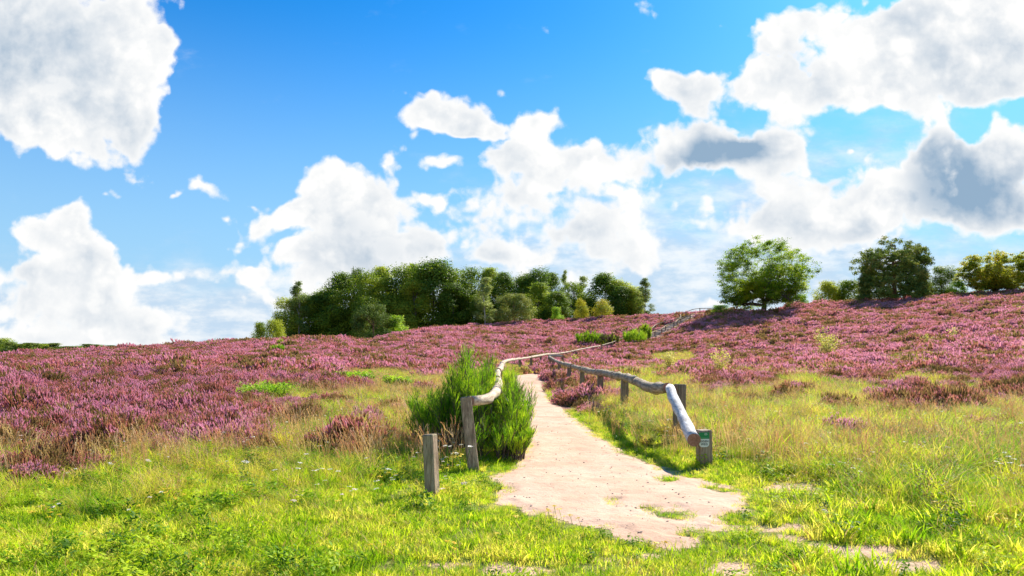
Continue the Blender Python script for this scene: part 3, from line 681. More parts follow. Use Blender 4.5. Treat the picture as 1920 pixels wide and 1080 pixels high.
def scatter(name, protos, X, Y, Z, sx, sz, idx, label=None, tilt=.12, rg=rng):
    if name not in ('short_grass', 'pebbles'):
        ok = (np.hypot(X - 2.58, Y - 8.75) > .62) & (np.hypot(X - 2.3, Y - 9.6) > .3) & (np.hypot(X + .83, Y - 7.1) > .3) & (np.hypot(X + .47, Y - 8.6) > .32)
        X, Y, Z, sx, sz, idx = (np.asarray(q)[ok] for q in (X, Y, Z, sx, sz, idx))
    n = len(X); V = np.stack([X, Y, Z], -1).astype(np.float32)
    me = bpy.data.meshes.new(name); me.vertices.add(n); me.vertices.foreach_set('co', V.ravel())
    a = me.attributes.new('rot', 'FLOAT_VECTOR', 'POINT'); rot = np.stack([rg.normal(0, tilt, n), rg.normal(0, tilt, n), rg.uniform(0, 6.283, n)], -1); a.data.foreach_set('vector', rot.astype(np.float32).ravel())
    a = me.attributes.new('scl', 'FLOAT_VECTOR', 'POINT'); a.data.foreach_set('vector', np.stack([sx, sx, sz], -1).astype(np.float32).ravel())
    a = me.attributes.new('pick', 'INT', 'POINT'); a.data.foreach_set('value', idx.astype(np.int32))
    for mt in protos[0].data.materials: me.materials.append(mt)
    o = link(name, me); tag(o, label=label, cat=name.replace('_', ' '), kind='stuff')
    ng = bpy.data.node_groups.new(name, 'GeometryNodeTree')
    ng.interface.new_socket('Geometry', in_out='INPUT', socket_type='NodeSocketGeometry'); ng.interface.new_socket('Geometry', in_out='OUTPUT', socket_type='NodeSocketGeometry')
    N, L = ng.nodes, ng.links; gi = N.new('NodeGroupInput'); go = N.new('NodeGroupOutput'); ip = N.new('GeometryNodeInstanceOnPoints'); j = N.new('GeometryNodeJoinGeometry')
    for p in protos:
        oi = N.new('GeometryNodeObjectInfo'); oi.inputs[0].default_value = p; oi.inputs['As Instance'].default_value = True; L.new(oi.outputs['Geometry'], j.inputs[0])
    def attr(nm, ty):
        q = N.new('GeometryNodeInputNamedAttribute'); q.data_type = ty; q.inputs[0].default_value = nm; return q.outputs[0]
    L.new(gi.outputs[0], ip.inputs['Points']); L.new(j.outputs[0], ip.inputs['Instance']); ip.inputs['Pick Instance'].default_value = True
    L.new(attr('pick', 'INT'), ip.inputs['Instance Index']); L.new(attr('scl', 'FLOAT_VECTOR'), ip.inputs['Scale'])
    e2 = N.new('FunctionNodeEulerToRotation'); L.new(attr('rot', 'FLOAT_VECTOR'), e2.inputs[0]); L.new(e2.outputs[0], ip.inputs['Rotation'])
    L.new(ip.outputs[0], go.inputs[0]); md = o.modifiers.new('scatter', 'NODES'); md.node_group = ng
    return o
def sample(dens, d0, d1, amax=.95, jit=True):
    """random ground points with dens(depth) plants per square metre inside a fan in front of the viewer"""
    g = np.linspace(d0, d1, 2000); f = dens(g) * g * 2 * amax; c = np.concatenate([[0], np.cumsum((f[1:] + f[:-1]) / 2 * np.diff(g))]); n = int(c[-1])
    d = np.interp(rng.uniform(0, c[-1], n), c, g); a = rng.uniform(-amax, amax, n); return a * d, d

P_short = [proto('short_grass', blades(34, .10, .03, .085, .0042, .75, 100 + i, [M['grass_short'], M['straw']], .05)) for i in range(5)]
P_long = [proto('long_grass', blades(46, .13, .16, .46, .0052, .85, 200 + i, [M['grass_long'], M['straw']], [.08,.12,.2,.1,.3][i], 4)) for i in range(5)]
P_wide = [proto('broad_grass', blades(26, .09, .12, .30, .013, .7, 230 + i, [M['grass_short'], M['straw']], .04, 4)) for i in range(3)]
P_far = [proto('far_grass', blades(60, .30, .22, .50, .013, .7, 260 + i, [M['grass_long'], M['straw']], [.2, .5, .8][i], 2)) for i in range(3)]
P_heath = [proto('heather', heather_clump(620, .36, .34, .085, .0085, 300 + i, M['flower_near'])) for i in range(5)]
P_hfar = [proto('far_heather', heather_clump(130, .42, .30, .15, .026, 330 + i, M['flower'], False)) for i in range(5)]
P_tus = [proto('tussock', blades(260, .13, .30, .62, .0055, 1.05, 280 + i, [M['grass_long'], M['straw']], .25, 5)) for i in range(3)]
P_herb = [proto('herb', herb(90, .021, .15, 400 + i, M['herb'])) for i in range(3)]
P_dead = [proto('dead_weed', herb(110, .012, .42, 410 + i, M['deadweed'])) for i in range(3)]
P_yar = [proto('yarrow', yarrow(420 + i, M['white'])) for i in range(4)]
P_yel = [proto('ragwort', yarrow(430 + i, M['yellow'], .22)) for i in range(2)]
P_straw = [proto('seed_grass', straw(14, .62, 440 + i)) for i in range(3)]

def ground_cover():
    def info(X, Y):
        Z = terrain(X, Y); u, v = pix(X, Y, Z); return Z, u, v, heath_value(X, Y), sand_value(X, Y)
    hill = np.array([(p[0], p[1]) for p in hillC])
    def hilldist(X, Y):
        d = np.full(len(X), 99.); m = (Y > 55)
        for p in hill[::2]: d[m] = np.minimum(d[m], np.hypot(X[m] - p[0], Y[m] - p[1]))
        return d
    # short grass
    X, Y = sample(lambda d: 210 * np.minimum(1, (9 / d) ** 1.1), 3.2, 26)
    Z, u, v, h, s = info(X, Y); n = fbm(X * 2.2, Y * 2.2, 3, 51)
    keep = (s > -.10) & (h < .8) & (rng.random(len(X)) < np.clip(.25 + s * 3.2, 0, 1)) & (n > .30)
    X, Y, Z, s, n, v = (q[keep] for q in (X, Y, Z, s, n, v)); k = rng.uniform(.6, 1.15, len(X)) * (.55 + .75 * np.clip(s / .6, 0, 1)) * (.7 + n * .7) * (1 + .5 * sstep(12, 24, Y))
    scatter('short_grass', P_short, X, Y, Z, k * 1.1, k, rng.integers(0, 5, len(X)), 'short bright green grass on the verges of the path')
    # long grass away from the path
    X, Y = sample(lambda d: 75 * np.minimum(1, (10 / d) ** 1.0), 4.2, 46)
    Z, u, v, h, s = info(X, Y); n = fbm(X * .9, Y * .9, 3, 61)
    edge = np.interp(u, [-500, 0, 400, 700, 800, 900, 1000, 1300, 1380, 1500, 1700, 1920, 2600], [1010, 1000, 985, 960, 930, 870, 830, 868, 900, 950, 1010, 1060, 1150])
    tall = sstep(0, 60, edge - v + (n - .5) * 90)
    keep = (s > .18) & (h < .5 + n) & (rng.random(len(X)) < tall * .95) & (n > .2) & (fbm(X * 2.4, Y * 2.4, 2, 63) + .12 * rng.random(len(X)) > .40)
    X, Y, Z, s, n, v, u, h, tall = (q[keep] for q in (X, Y, Z, s, n, v, u, h, tall)); right = sstep(1050, 1200, u)
    k = rng.uniform(.5, 1.0, len(X)) * (.45 + .55 * tall) * (.60 + .28 * right) * np.clip(.35 + s * .9, 0, 1) * (1 + .5 * sstep(15, 40, Y)) * (.55 + 1.0 * sstep(.3, .7, fbm(X * 2.4, Y * 2.4, 2, 63)))
    dry = np.clip(sstep(900, 740, v) * .3 + (n - .5) * 1.5, 0, 1)
    idx = np.where(rng.random(len(X)) < dry, rng.integers(2, 5, len(X)), rng.integers(0, 2, len(X)))
    scatter('long_grass', P_long, X, Y, Z, k, k, idx, 'knee-high yellow-green meadow grass between the path and the heather')
    # broad-bladed lush grass
    X, Y = sample(lambda d: 36 * np.minimum(1, (8 / d)), 4.2, 22)
    Z, u, v, h, s = info(X, Y); n = fbm(X * .8 + 9, Y * .8, 3, 71)
    keep = (s > .25) & (h < 0) & (n > .52 - .20 * sstep(1330, 1600, u) * sstep(780, 880, v)) & (v > 720)
    X, Y, Z, u, v = (q[keep] for q in (X, Y, Z, u, v)); k = rng.uniform(.4, .9, len(X)) * (.6 + .6 * sstep(1350, 1600, u)) * (1 - .5 * sstep(950, 1060, v) * (u < 1500))
    scatter('broad_grass', P_wide, X, Y, Z, k, k, rng.integers(0, 3, len(X)), 'lush broad-bladed green grass low in the meadow')
    # arching tussocks
    X, Y = sample(lambda d: 3.2 + 0 * d, 8.5, 24)
    Z, u, v, h, s = info(X, Y); verge = (u > 1120) & (u < 1275) & (v > 735) & (v < 852) & (s > .55)
    keep = (s > .5) & (h < .5) & (verge | ((u > 1280) & (v > 720) & (v < 920) & (rng.random(len(X)) < .45)) | ((u < 700) & (v > 780) & (v < 900) & (rng.random(len(X)) < .2)))
    X, Y, Z, verge = (q[keep] for q in (X, Y, Z, verge)); k = rng.uniform(.55, 1.1, len(X)) * np.where(verge, 1.05, .9)
    scatter('grass_tussocks', P_tus, X, Y, Z, k, k, rng.integers(0, 3, len(X)), 'arching tussocks of pale green grass along the right rail and in the meadow')
    # weeds
    X, Y = sample(lambda d: 22 * np.minimum(1, (8 / d)), 3.6, 24)
    Z, u, v, h, s = info(X, Y); n = fbm(X * 1.3 + 4, Y * 1.3, 3, 81)
    keep = (s > .12) & (h < .6) & (n > .50)
    X, Y, Z, s = (q[keep] for q in (X, Y, Z, s)); k = rng.uniform(.45, 1.1, len(X)) * np.clip(.3 + s * 1.3, 0, 1.2)
    scatter('weeds', P_herb, X, Y, Z, k, k, rng.integers(0, 3, len(X)), 'dark green leafy weeds among the grass')
    # withered dark stalks
    X, Y = sample(lambda d: 9 * np.minimum(1, (9 / d) ** .8), 4.6, 30)
    Z, u, v, h, s = info(X, Y); n = fbm(X * .8 + 14, Y * .8, 3, 87)
    keep = (s > .35) & (h < 2.5) & (n > .50) & (v < 1000) & ((u > 1330) | (u < 800))
    X, Y, Z = (q[keep] for q in (X, Y, Z)); k = rng.uniform(.5, 1.1, len(X))
    scatter('withered_weeds', P_dead, X, Y, Z, k, k, rng.integers(0, 3, len(X)), 'brown withered weeds standing among the meadow grass')
    # white umbels, small yellow flowers
    X, Y = sample(lambda d: 3.2 + 0 * d, 5.5, 20)
    Z, u, v, h, s = info(X, Y); n = fbm(X * .7 + 2, Y * .7, 3, 91)
    keep = (s > .35) & (h < .9) & (n > .42) & (v > 780) & (v < 1010)
    X, Y, Z, u = (q[keep] for q in (X, Y, Z, u)); k = rng.uniform(.5, .85, len(X))
    scatter('white_wildflowers', P_yar, X, Y, Z, k, k, rng.integers(0, 4, len(X)), 'small flat white flower heads dotted over the meadow')
    X, Y = sample(lambda d: 6 + 0 * d, 4.6, 12)
    Z, u, v, h, s = info(X, Y); n = fbm(X * .9 + 7, Y * .9, 3, 95)
    keep = (s > .3) & (h < 0) & (n > .56)
    X, Y, Z = (q[keep] for q in (X, Y, Z)); k = rng.uniform(.5, .9, len(X))
    scatter('yellow_wildflowers', P_yel, X, Y, Z, k, k, rng.integers(0, 2, len(X)), 'tiny yellow flowers low in the grass')
    # seeding dry stalks
    X, Y = sample(lambda d: 9.5 * np.minimum(1, (12 / d) ** .7), 6, 60)
    Z, u, v, h, s = info(X, Y); n = fbm(X * .6 + 5, Y * .6, 3, 97)
    keep = (s > .4) & (n > .40) & (v < 905) & (h < 2.6) & (rng.random(len(X)) < np.where(h > .5, .35, 1)) & ((u < 860) | (u > 1010))
    X, Y, Z = (q[keep] for q in (X, Y, Z)); k = rng.uniform(.55, 1.05, len(X))
    scatter('dry_grass', P_straw, X, Y, Z, k, k, rng.integers(0, 3, len(X)), 'thin dry seeding grass stalks standing over the meadow')
    # heather, near
    X, Y = sample(lambda d: 11.5 * np.minimum(1, (16 / d) ** .5), 6.5, 34)
    Z, u, v, h, s = info(X, Y); n = fbm(X / 1.1, Y / 1.1, 2, 99)
    keep = ((h > 0) | ((h > -4.5) & (v < 850) & (rng.random(len(X)) < .09 + .16 * ((u > 1300) & (v < 765))))) & ((n > .40) | (rng.random(len(X)) < .25)) & (s > .3 + .25 * ((u > 1000) & (v > 690)))
    X, Y, Z, h, n, u, v = (q[keep] for q in (X, Y, Z, h, n, u, v)); k = rng.uniform(.5, 1.25, len(X)) * (.15 + n * 1.75) * np.clip(.6 + h * .3, .55, 1) * np.where((u > 1005) & (u < 1130) & (v > 690), 1.35, 1)
    scatter('heather', P_heath, X, Y, Z - .03, k * 1.05, k * rng.uniform(.8, 1.2, len(X)) * np.where((u > 1005) & (u < 1130) & (v > 690), .62, 1), rng.integers(0, 5, len(X)), 'purple flowering heather in rounded clumps nearest the meadow')
    # heather, far
    X, Y = sample(lambda d: 6.0 * np.minimum(1, (45 / d) ** .75), 33, 156)
    Z = terrain(X, Y); u, v = pix(X, Y, Z); h = heath_value(X, Y); n = fbm(X / 2.4, Y / 2.4, 3, 103); hd = hilldist(X, Y)
    s = sand_value(X, Y); D = np.interp(u, TU, TD)
    keep = (h > -.1) & (s > .35) & (hd > 1.7) & (Y < D + 6) & (rng.random(len(X)) < .45 + n * .9) & ~((hd < 4) & (rng.random(len(X)) < .6))
    X, Y, Z, n = (q[keep] for q in (X, Y, Z, n)); k = rng.uniform(.45, 1.45, len(X)) * (.15 + n * 1.9) * (1 + .35 * sstep(60, 130, Y))
    scatter('heather_field', P_hfar, X, Y, Z - .03, k * 1.15, k * rng.uniform(.8, 1.3, len(X)), rng.integers(0, 5, len(X)), 'wide purple heath covering the slopes up to the trees')
    # far grass: gaps in the heath, verges of the far path
    X, Y = sample(lambda d: 8.0 * np.minimum(1, (40 / d) ** .9), 24, 150)
    Z = terrain(X, Y); u, v = pix(X, Y, Z); h = heath_value(X, Y); n = fbm(X / 3, Y / 3, 3, 107); hd = hilldist(X, Y); s = sand_value(X, Y); D = np.interp(u, TU, TD)
    keep = (s > .25) & (hd > 1.25) & (Y < D + 4) & ((h < .2) | (rng.random(len(X)) < .16 + .9 * sstep(.57, .70, n)) | ((hd < 4.5) & (rng.random(len(X)) < .7)) | ((Y > D - 3) & (rng.random(len(X)) < .2)))
    X, Y, Z, h, s, hd, u = (q[keep] for q in (X, Y, Z, h, s, hd, u)); k = rng.uniform(.5, 1.0, len(X)) * np.where(h < .2, 1., .8) * np.where(s < 1.2, .5, 1) * np.where(hd < 4.5, .6, 1)
    green = rng.random(len(X)) < np.where(h < .2, .62, .15)
    scatter('far_grass', P_far, X, Y, Z, k, k, np.where(green, 0, rng.integers(1, 3, len(X))), 'tan and green grass growing in gaps of the far heather', .08)
    # grit on the sand
    X, Y = sample(lambda d: 26 * np.minimum(1, (8 / d)), 4.2, 30, .5); s = sand_value(X, Y); keep = s < -.03; X, Y = X[keep], Y[keep]
    rg = np.random.default_rng(5); pr = []
    for i in range(3):
        b = []; 
        me = bpy.data.meshes.new('pebble'); import bmesh; bm = bmesh.new(); bmesh.ops.create_icosphere(bm, subdivisions=1, radius=.011)
        for q in bm.verts: q.co *= rg.uniform(.7, 1.2); q.co.z *= .55
        bm.to_mesh(me); bm.free(); me.materials.append(M['rock']); pr.append(proto('pebble', me))
    k = rng.uniform(.3, 1.3, len(X)) ** 1.5; scatter('pebbles', pr, X, Y, terrain(X, Y) + .026, k, k, rng.integers(0, 3, len(X)), 'tiny stones and crumbs scattered on the sandy path')
ground_cover()

# ------------------------------------------------------------------ trees and bushes
def crown_puffs(rg, H, Wd, base, n, shape='round', pk=1.):
    """centres and radii of foliage masses inside the crown's envelope"""
    out = []
    cz0, cz1 = base * H, H
    while len(out) < n:
        t = rg.random(); 
        prof = {'round': math.sqrt(max(0, 1 - (2 * t - .85) ** 2 / 1.4)), 'tall': math.sin(math.pi * min(1, t * .8 + .2)) ** .7, 'birch': (1 - t) ** .6 * min(1, t * 4 + .35), 'low': math.sqrt(max(0, 1 - t * t))}[shape]
        a = rg.uniform(0, 2 * math.pi); r = Wd / 2 * prof * rg.uniform(.35, 1) ** .6 * .80
        pr = Wd * rg.uniform(.15, .26) * pk * (.75 if shape == 'birch' else 1)
        z = cz0 + (cz1 - cz0) * t; z = min(z, H - pr * .7); out.append((r * math.cos(a), r * math.sin(a), max(z, pr * .55), pr))
    out.append((0, 0, H - Wd * .12, Wd * .13)); return out
def build_tree(kind, seed, H, Wd, base, npf, nleaf, lsize, lmat, bmat, shape='round', trunk_r=.2, aspect=.6, pk=1.):
    rg = np.random.default_rng(seed); pf = crown_puffs(rg, H, Wd, base, npf, shape, pk); C = []; N = []
    tot = sum(p[3] ** 2 for p in pf)
    for (x, y, z, r) in pf:
        m = int(nleaf * r * r / tot); d = rg.normal(size=(m, 3)); d /= np.linalg.norm(d, axis=1)[:, None]
        rad = r * rg.uniform(.15, 1, m) ** .42
        lump = 1 + .25 * np.sin(d[:, 0] * 7 + x) * np.sin(d[:, 1] * 7 + y) + .2 * np.sin(d[:, 2] * 9 + z)
        c = np.array([x, y, z]) + d * (rad * lump)[:, None] * np.array([1, 1, .95]); C.append(c); N.append(d + np.array([0, 0, .5]) + rg.normal(0, .55, (m, 3)))
    C = np.concatenate(C); N = np.concatenate(N); V, Fc = leaves(C, N, lsize, aspect, rg)
    root = empty(kind, (0, 0, 0)); cr = link('crown', fast_mesh('crown', V, Fc, lmat), root)
    mb = MB(); bx, by = rg.normal(0, .02 * H, 2); tp = [Vector((bx * t * t, by * t * t, H * .82 * t - .2 * (t == 0))) for t in (0, .12, .3, .55, .8, 1)]
    mb.tube(tp, [trunk_r * 1.35, trunk_r, trunk_r * .85, trunk_r * .6, trunk_r * .35, .03], 8)
    for (x, y, z, r) in sorted(pf, key=lambda q: -q[3])[:14]:
        t = max(.1, min(.95, (z * .72) / (H * .82))); s = Vector((bx * t * t, by * t * t, H * .82 * t)); e = Vector((x, y, z)); mid = (s + e) / 2 + Vector((0, 0, .04 * H))
        mb.tube([s, mid, e], [trunk_r * .35, trunk_r * .24, .03], 5, caps=False)
    tr = mb.build('trunk', bmat, root); return root
def dup_tree(src, loc, scale, rz, label, cat, group=None, name=None, mats=None):
    r = src.copy(); COL.objects.link(r); r.location = loc; r.scale = scale; r.rotation_euler = (0, 0, rz)
    if name: r.name = name
    for k in list(r.keys()):
        if k in ('label', 'category', 'group'): del r[k]
    tag(r, label, cat, group)
    for ch in src.children:
        c = ch.copy(); COL.objects.link(c); c.parent = r
    return r

LIB = {}
def lib():
    for i in range(5): LIB['b%d' % i] = (build_tree('broadleaf_tree', 500 + i, 15, 9, .03, 44, 22000, .17, M['broadleaf'], M['bark'], ['round', 'tall', 'round', 'tall', 'round'][i], pk=.95), 15, 9)
    for i in range(2): LIB['k%d' % i] = (build_tree('birch_tree', 520 + i, 15, 5.5, .12, 30, 9000, .12, M['birchleaf'], M['birchbark'], 'birch', .13), 15, 5.5)
    for i in range(2): LIB['g%d' % i] = (build_tree('broadleaf_tree', 530 + i, 7, 7, .03, 26, 11000, .11, M['goldleaf'], M['bark'], 'low', .14), 7, 7)
    for i in range(2): LIB['n%d' % i] = (build_tree('pine_tree', 540 + i, 9, 10, .04, 75, 16000, .19, M['needle'], M['pinebark'], 'round', .2, .3, .55), 9, 10)
    for i in range(2): LIB['s%d' % i] = (build_tree('bush', 550 + i, 4, 5.5, .0, 24, 9000, .10, M['broadleaf'], M['bark'], 'low', .06), 4, 5.5)
    LIB['y0'] = (build_tree('bush', 560, 3, 3.4, .0, 20, 6000, .08, M['brightbush'], M['bark'], 'low', .05), 3, 3.4)
    LIB['f0'] = (build_tree('pine_tree', 570, 9, 5, .05, 22, 4500, .2, M['needle'], M['pinebark'], 'birch', .12, .25), 9, 5)
lib()
used = set()
def plant(key, u, vtop, wpx, d, label, cat='tree', group=None, name=None, vbase=None, rz=None):
    src, H, Wd = LIB[key]; x = (u - 960) / F * d; z = tz(x, d) - .05; h = EYE + (HY - vtop) / F * d - z; w = wpx / F * d
    sx = w / Wd; szz = h / H; loc = (x, d, z); rz = rng.uniform(0, 6.28) if rz is None else rz
    if key not in used:
        used.add(key); src.location = loc; src.scale = (sx, sx, szz); src.rotation_euler = (0, 0, rz); tag(src, label, cat, group)
        if name: src.name = name
        return src
    return dup_tree(src, loc, (sx, sx, szz), rz, label, cat, group, name)
GR = 'trees of the grove on the heath'
FOREST = [ # kind, u, top, width, depth, label
 ('b0',543,560,52,168,'low dark tree forming the left edge of the grove, beside the outlying bushes'),
 ('k0',560,527,46,166,'pointed birch rising at the left end of the grove'),
 ('b1',590,556,58,172,'dark round tree in the dip right of the pointed birch at the grove left end'),
 ('b2',607,543,56,176,'broad tree on the rising left shoulder of the grove'),
 ('b3',640,514,66,174,'full green tree where the left shoulder of the grove reaches its height'),
 ('n0',668,505,40,180,'dark pine tip poking out above the left shoulder of the grove'),
 ('b4',690,512,60,172,'leafy tree just right of the dark pine tip, behind the spreading front pine'),
 ('b1',716,504,54,178,'slim dark crown above the bright shrub of the front pine'),
 ('b0',744,500,66,174,'wide dark green crown left of the grove highest tree'),
 ('b3',776,498,56,178,'narrow full crown touching the highest tree from the left'),
 ('b2',812,489,84,172,'highest and broadest tree of the grove, at its crest'),
 ('b4',850,508,66,178,'rounded crown directly right of the grove highest tree'),
 ('b0',886,503,56,174,'dark upright crown behind the weeping pale birch'),
 ('b1',918,505,52,178,'dark pointed crown right of the weeping pale birch'),
 ('b3',945,513,56,174,'green tree above the tan front pine'),
 ('k1',910,520,44,162,'weeping pale birch with a white trunk in the middle of the grove front'),
 ('b2',985,515,54,178,'lighter tree at the notch in the grove skyline'),
 ('b4',1011,505,44,176,'pointed tree right of the notch in the grove skyline'),
 ('b1',1034,514,46,180,'narrow dark tree left of the wispy lookout tree'),
 ('k0',1060,506,24,184,'thin wispy tree standing clear above the grove right half'),
 ('k1',1092,518,40,178,'grey-green birch with feathery top right of the wispy tree'),
 ('b0',1075,532,52,174,'rounded low crown below the wispy tree'),
 ('b3',1132,514,66,172,'large bright crown dominating the right part of the grove'),
 ('b2',1162,526,50,172,'mid green crown sloping down from the large bright crown'),
 ('b4',1186,538,46,168,'dark crown beside the slender birch at the right end'),
 ('k0',1209,521,36,162,'slender airy birch closing the right end of the grove'),
 ('b1',1010,532,50,164,'bright green tree low in the grove front right of the tan pine'),
 ('b3',1045,548,50,160,'very dark low tree behind the light green column tree'),
 ('b0',622,548,64,170,'dark spreading tree low at the grove front left of the front pine'),
 ('b2',566,553,48,170,'dark low tree in front of the pointed birch'),
 ('b4',780,526,68,170,'shadowy low tree in the grove front below the highest tree'),
 ('b1',850,533,64,168,'shadowy low tree left of the weeping birch trunk'),
 ('b3',1165,538,48,167,'dark low tree behind the golden round tree'),
 ('b0',740,523,52,174,'dark tree right behind the bright shrub of the front pine'),
 ('b2',900,550,38,166,'dark undergrowth tree at the foot of the weeping birch'),
 ('b1',1190,548,42,167,'low dark tree under the slender birch at the right end')]
for (k, u, vt, w, d, lb) in FOREST: plant(k, u, vt, w * 1.26, d, lb, 'tree', GR)
plant('b4', 690, 560, 80, 166, 'low dark tree hidden behind the spreading front pine', 'tree', GR)
plant('s0', 488, 605, 34, 150, 'leftmost grey-green bush outside the grove', 'bush')
plant('s1', 514, 600, 40, 150, 'taller bush between the leftmost bush and the grove', 'bush')
plant('n1', 700, 572, 92, 124, 'spreading dark pine in front of the grove, in the dip of the heath', 'tree')
plant('y0', 745, 592, 42, 126, 'bright green shrub at the right foot of the spreading front pine', 'bush')
plant('n0', 962, 551, 92, 149, 'tan-green round pine in front of the grove centre', 'tree')
plant('g0', 1090, 561, 32, 150, 'narrow yellow-green tree at the grove foot, left of the golden one', 'tree')
plant('g1', 1129, 562, 44, 149, 'golden round tree at the grove foot, near its right end', 'tree')
plant('y0', 1044, 576, 26, 148, 'small bright green shrub at the grove foot left of the yellow-green tree', 'bush')
# right of the oak
plant('s0', 1550, 528, 52, 128, 'blue-green bush on the ridge right of the big oak, left one of two', 'bush')
plant('s1', 1590, 526, 60, 128, 'blue-green bush on the ridge touching the big dark pine', 'bush')
plant('b4', 1766, 500, 56, 122, 'round dark tree between the big pine and the yellowing oak', 'tree')
plant('y0', 1797, 528, 38, 116, 'small bright green bush left of the yellowing oak', 'bush')
plant('s1', 1738, 545, 50, 119, 'low bush at the right foot of the big dark pine', 'bush')
plant('y0', 1500, 552, 40, 124, 'low green bush under the right side of the big oak', 'bush')
plant('y0', 1352, 572, 46, 124, 'low green shrub under the left side of the big oak', 'bush')
# far row left
for i in range(22):
    u = -30 + i * 12 + rng.uniform(-4, 4); big = i in (2, 3)
    plant('f0' if i % 3 else 's0', u, np.interp(u, [0, 40, 120, 230], [646, 648, 649, 652]) - (8 if big else 0) + rng.uniform(-6, 1), rng.uniform(40, 66), 240 + rng.uniform(-12, 12),
          'small dark tree of the far tree line beyond the heath at the left edge', 'tree', 'far tree line at the left', name='pine_tree' if i % 3 else 'bush')
for i in range(12):
    u = -420 + i * 34 + rng.uniform(-8, 8)
    if i < 3: plant('s0', u, 650 + rng.uniform(-4, 4), 40, 300, 'small dark tree of the far tree line beyond the heath at the left edge', 'tree', 'far tree line at the left', name='bush')

# ---- the big oak, branch by branch
def oak(kind, u, d, vtop, half, seed, lmat, label, ncl=330, leaf=.15, per=62, low=.12, tr=.42):
    rg = np.random.default_rng(seed); x0 = (u - 960) / F * d; z0 = tz(x0, d); H = EYE + (HY - vtop) / F * d - z0; Wd = half / F * d
    root = empty(kind, (x0, d, z0)); tag(root, label, 'tree'); mb = MB(); ends = []
    def branch(p, dr, L, r, lev):
        n = 4; pts = [p.copy()]; q = p.copy(); dd = dr.copy()
        for i in range(n):
            dd = (dd + Vector(rg.normal(0, .16, 3)) + Vector((0, 0, .05))).normalized(); q = q + dd * (L / n); pts.append(q.copy())
        mb.tube(pts, [r * (1 - .14 * i) for i in range(n + 1)], 7 if lev < 2 else 4, caps=False)
        if lev == 3:
            ends.append(q); ends.append(pts[2]); return
        for i in range([5, 4, 3][lev]):
            t = rg.uniform(.35, 1); b = pts[min(n, int(t * n) + (0 if i else 1))]
            nd = (dd * .55 + Vector(rg.normal(0, .62, 3))).normalized(); nd.z = max(nd.z, -.35); branch(b, nd, L * rg.uniform(.52, .74), r * .5, lev + 1)
    th = H * .10; mb.tube([(0, 0, -.3), (0, 0, 0), (.05, 0, th * .5), (.08, 0, th), (.12, 0, th * 1.7)], [tr * 1.5, tr * 1.25, tr, tr * .95, tr * .75], 12, caps=False)
    for i in range(11):
        a = i / 11 * 2 * math.pi + rg.normal(0, .2); el = rg.uniform(.15, 1.35); c = math.cos(el)
        branch(Vector((.08, 0, th * rg.uniform(.8, 1.6))), Vector((math.cos(a) * c, math.sin(a) * c, math.sin(el))), H * rg.uniform(.26, .36) * (1.0 + .1 * c), tr * .45, 0)
    mb.build('trunk', M['bark'], root)
    # leaf sprays: some at the twig ends, the rest filling the dome's shell unevenly
    E = np.array([tuple(e) for e in ends]); R_ = np.array([Wd, Wd, H * .52]); c0 = np.array([0, 0, H * .49])
    k = np.linalg.norm((E - c0) / R_, axis=1); E = c0 + (E - c0) * (np.minimum(k, .97) / np.maximum(k, 1e-6))[:, None]
    th_ = rg.uniform(0, 2 * np.pi, 4000); cz = rg.uniform(-.85, 1, 4000); sr = np.sqrt(1 - cz ** 2); sh = rg.uniform(.5, 1, 4000) ** .5
    D_ = np.stack([sr * np.cos(th_), sr * np.sin(th_), cz], -1); lump = .90 + .14 * np.sin(th_ * 4 + seed) * np.cos(cz * 5) + .07 * np.sin(th_ * 9)
    S_ = c0 + D_ * R_ * (sh * lump)[:, None]; nn = np.array([fbm(a / (.17 * Wd) + 50, b / (.17 * Wd) + c / (.13 * Wd), 2, 7) for a, b, c in S_[:4000]]); S_ = S_[nn > .49][:ncl]
    S_[:, 2] = np.maximum(S_[:, 2], H * low * rg.uniform(.5, 1.2, len(S_)))
    Cn = np.concatenate([E[rg.random(len(E)) < .30], S_]); m = len(Cn); cl = np.repeat(Cn, per, 0); sp = np.repeat(rg.uniform(.35, .75, m), per)
    off = rg.normal(size=(m * per, 3)) * sp[:, None] * np.array([1, 1, .5]) * .62 * (Wd / 8); V, Fc = leaves(cl + off, rg.normal(size=(m * per, 3)) * .6 + np.array([0, 0, 1.]), leaf, .6, rg)
    V[:, 2] = np.maximum(V[:, 2], .05)
    link('crown', fast_mesh('crown', V, Fc, lmat), root); return root
oak('oak_tree', 1432, 120, 443, 93, 11, M['oakleaf'], 'large free-standing oak with a round airy crown at the top of the rail path', 640, .115, 88)
oak('oak_tree', 1868, 113, 469, 68, 23, M['goldleaf'], 'broad yellowing oak on the ridge at the right edge of the photo', 520, .115, 84, .04, .3)
oak('oak_tree', 1985, 118, 490, 62, 29, M['goldleaf'], 'yellowing tree just beyond the right edge oak', 300, .14, 60, .04, .3) if False else None

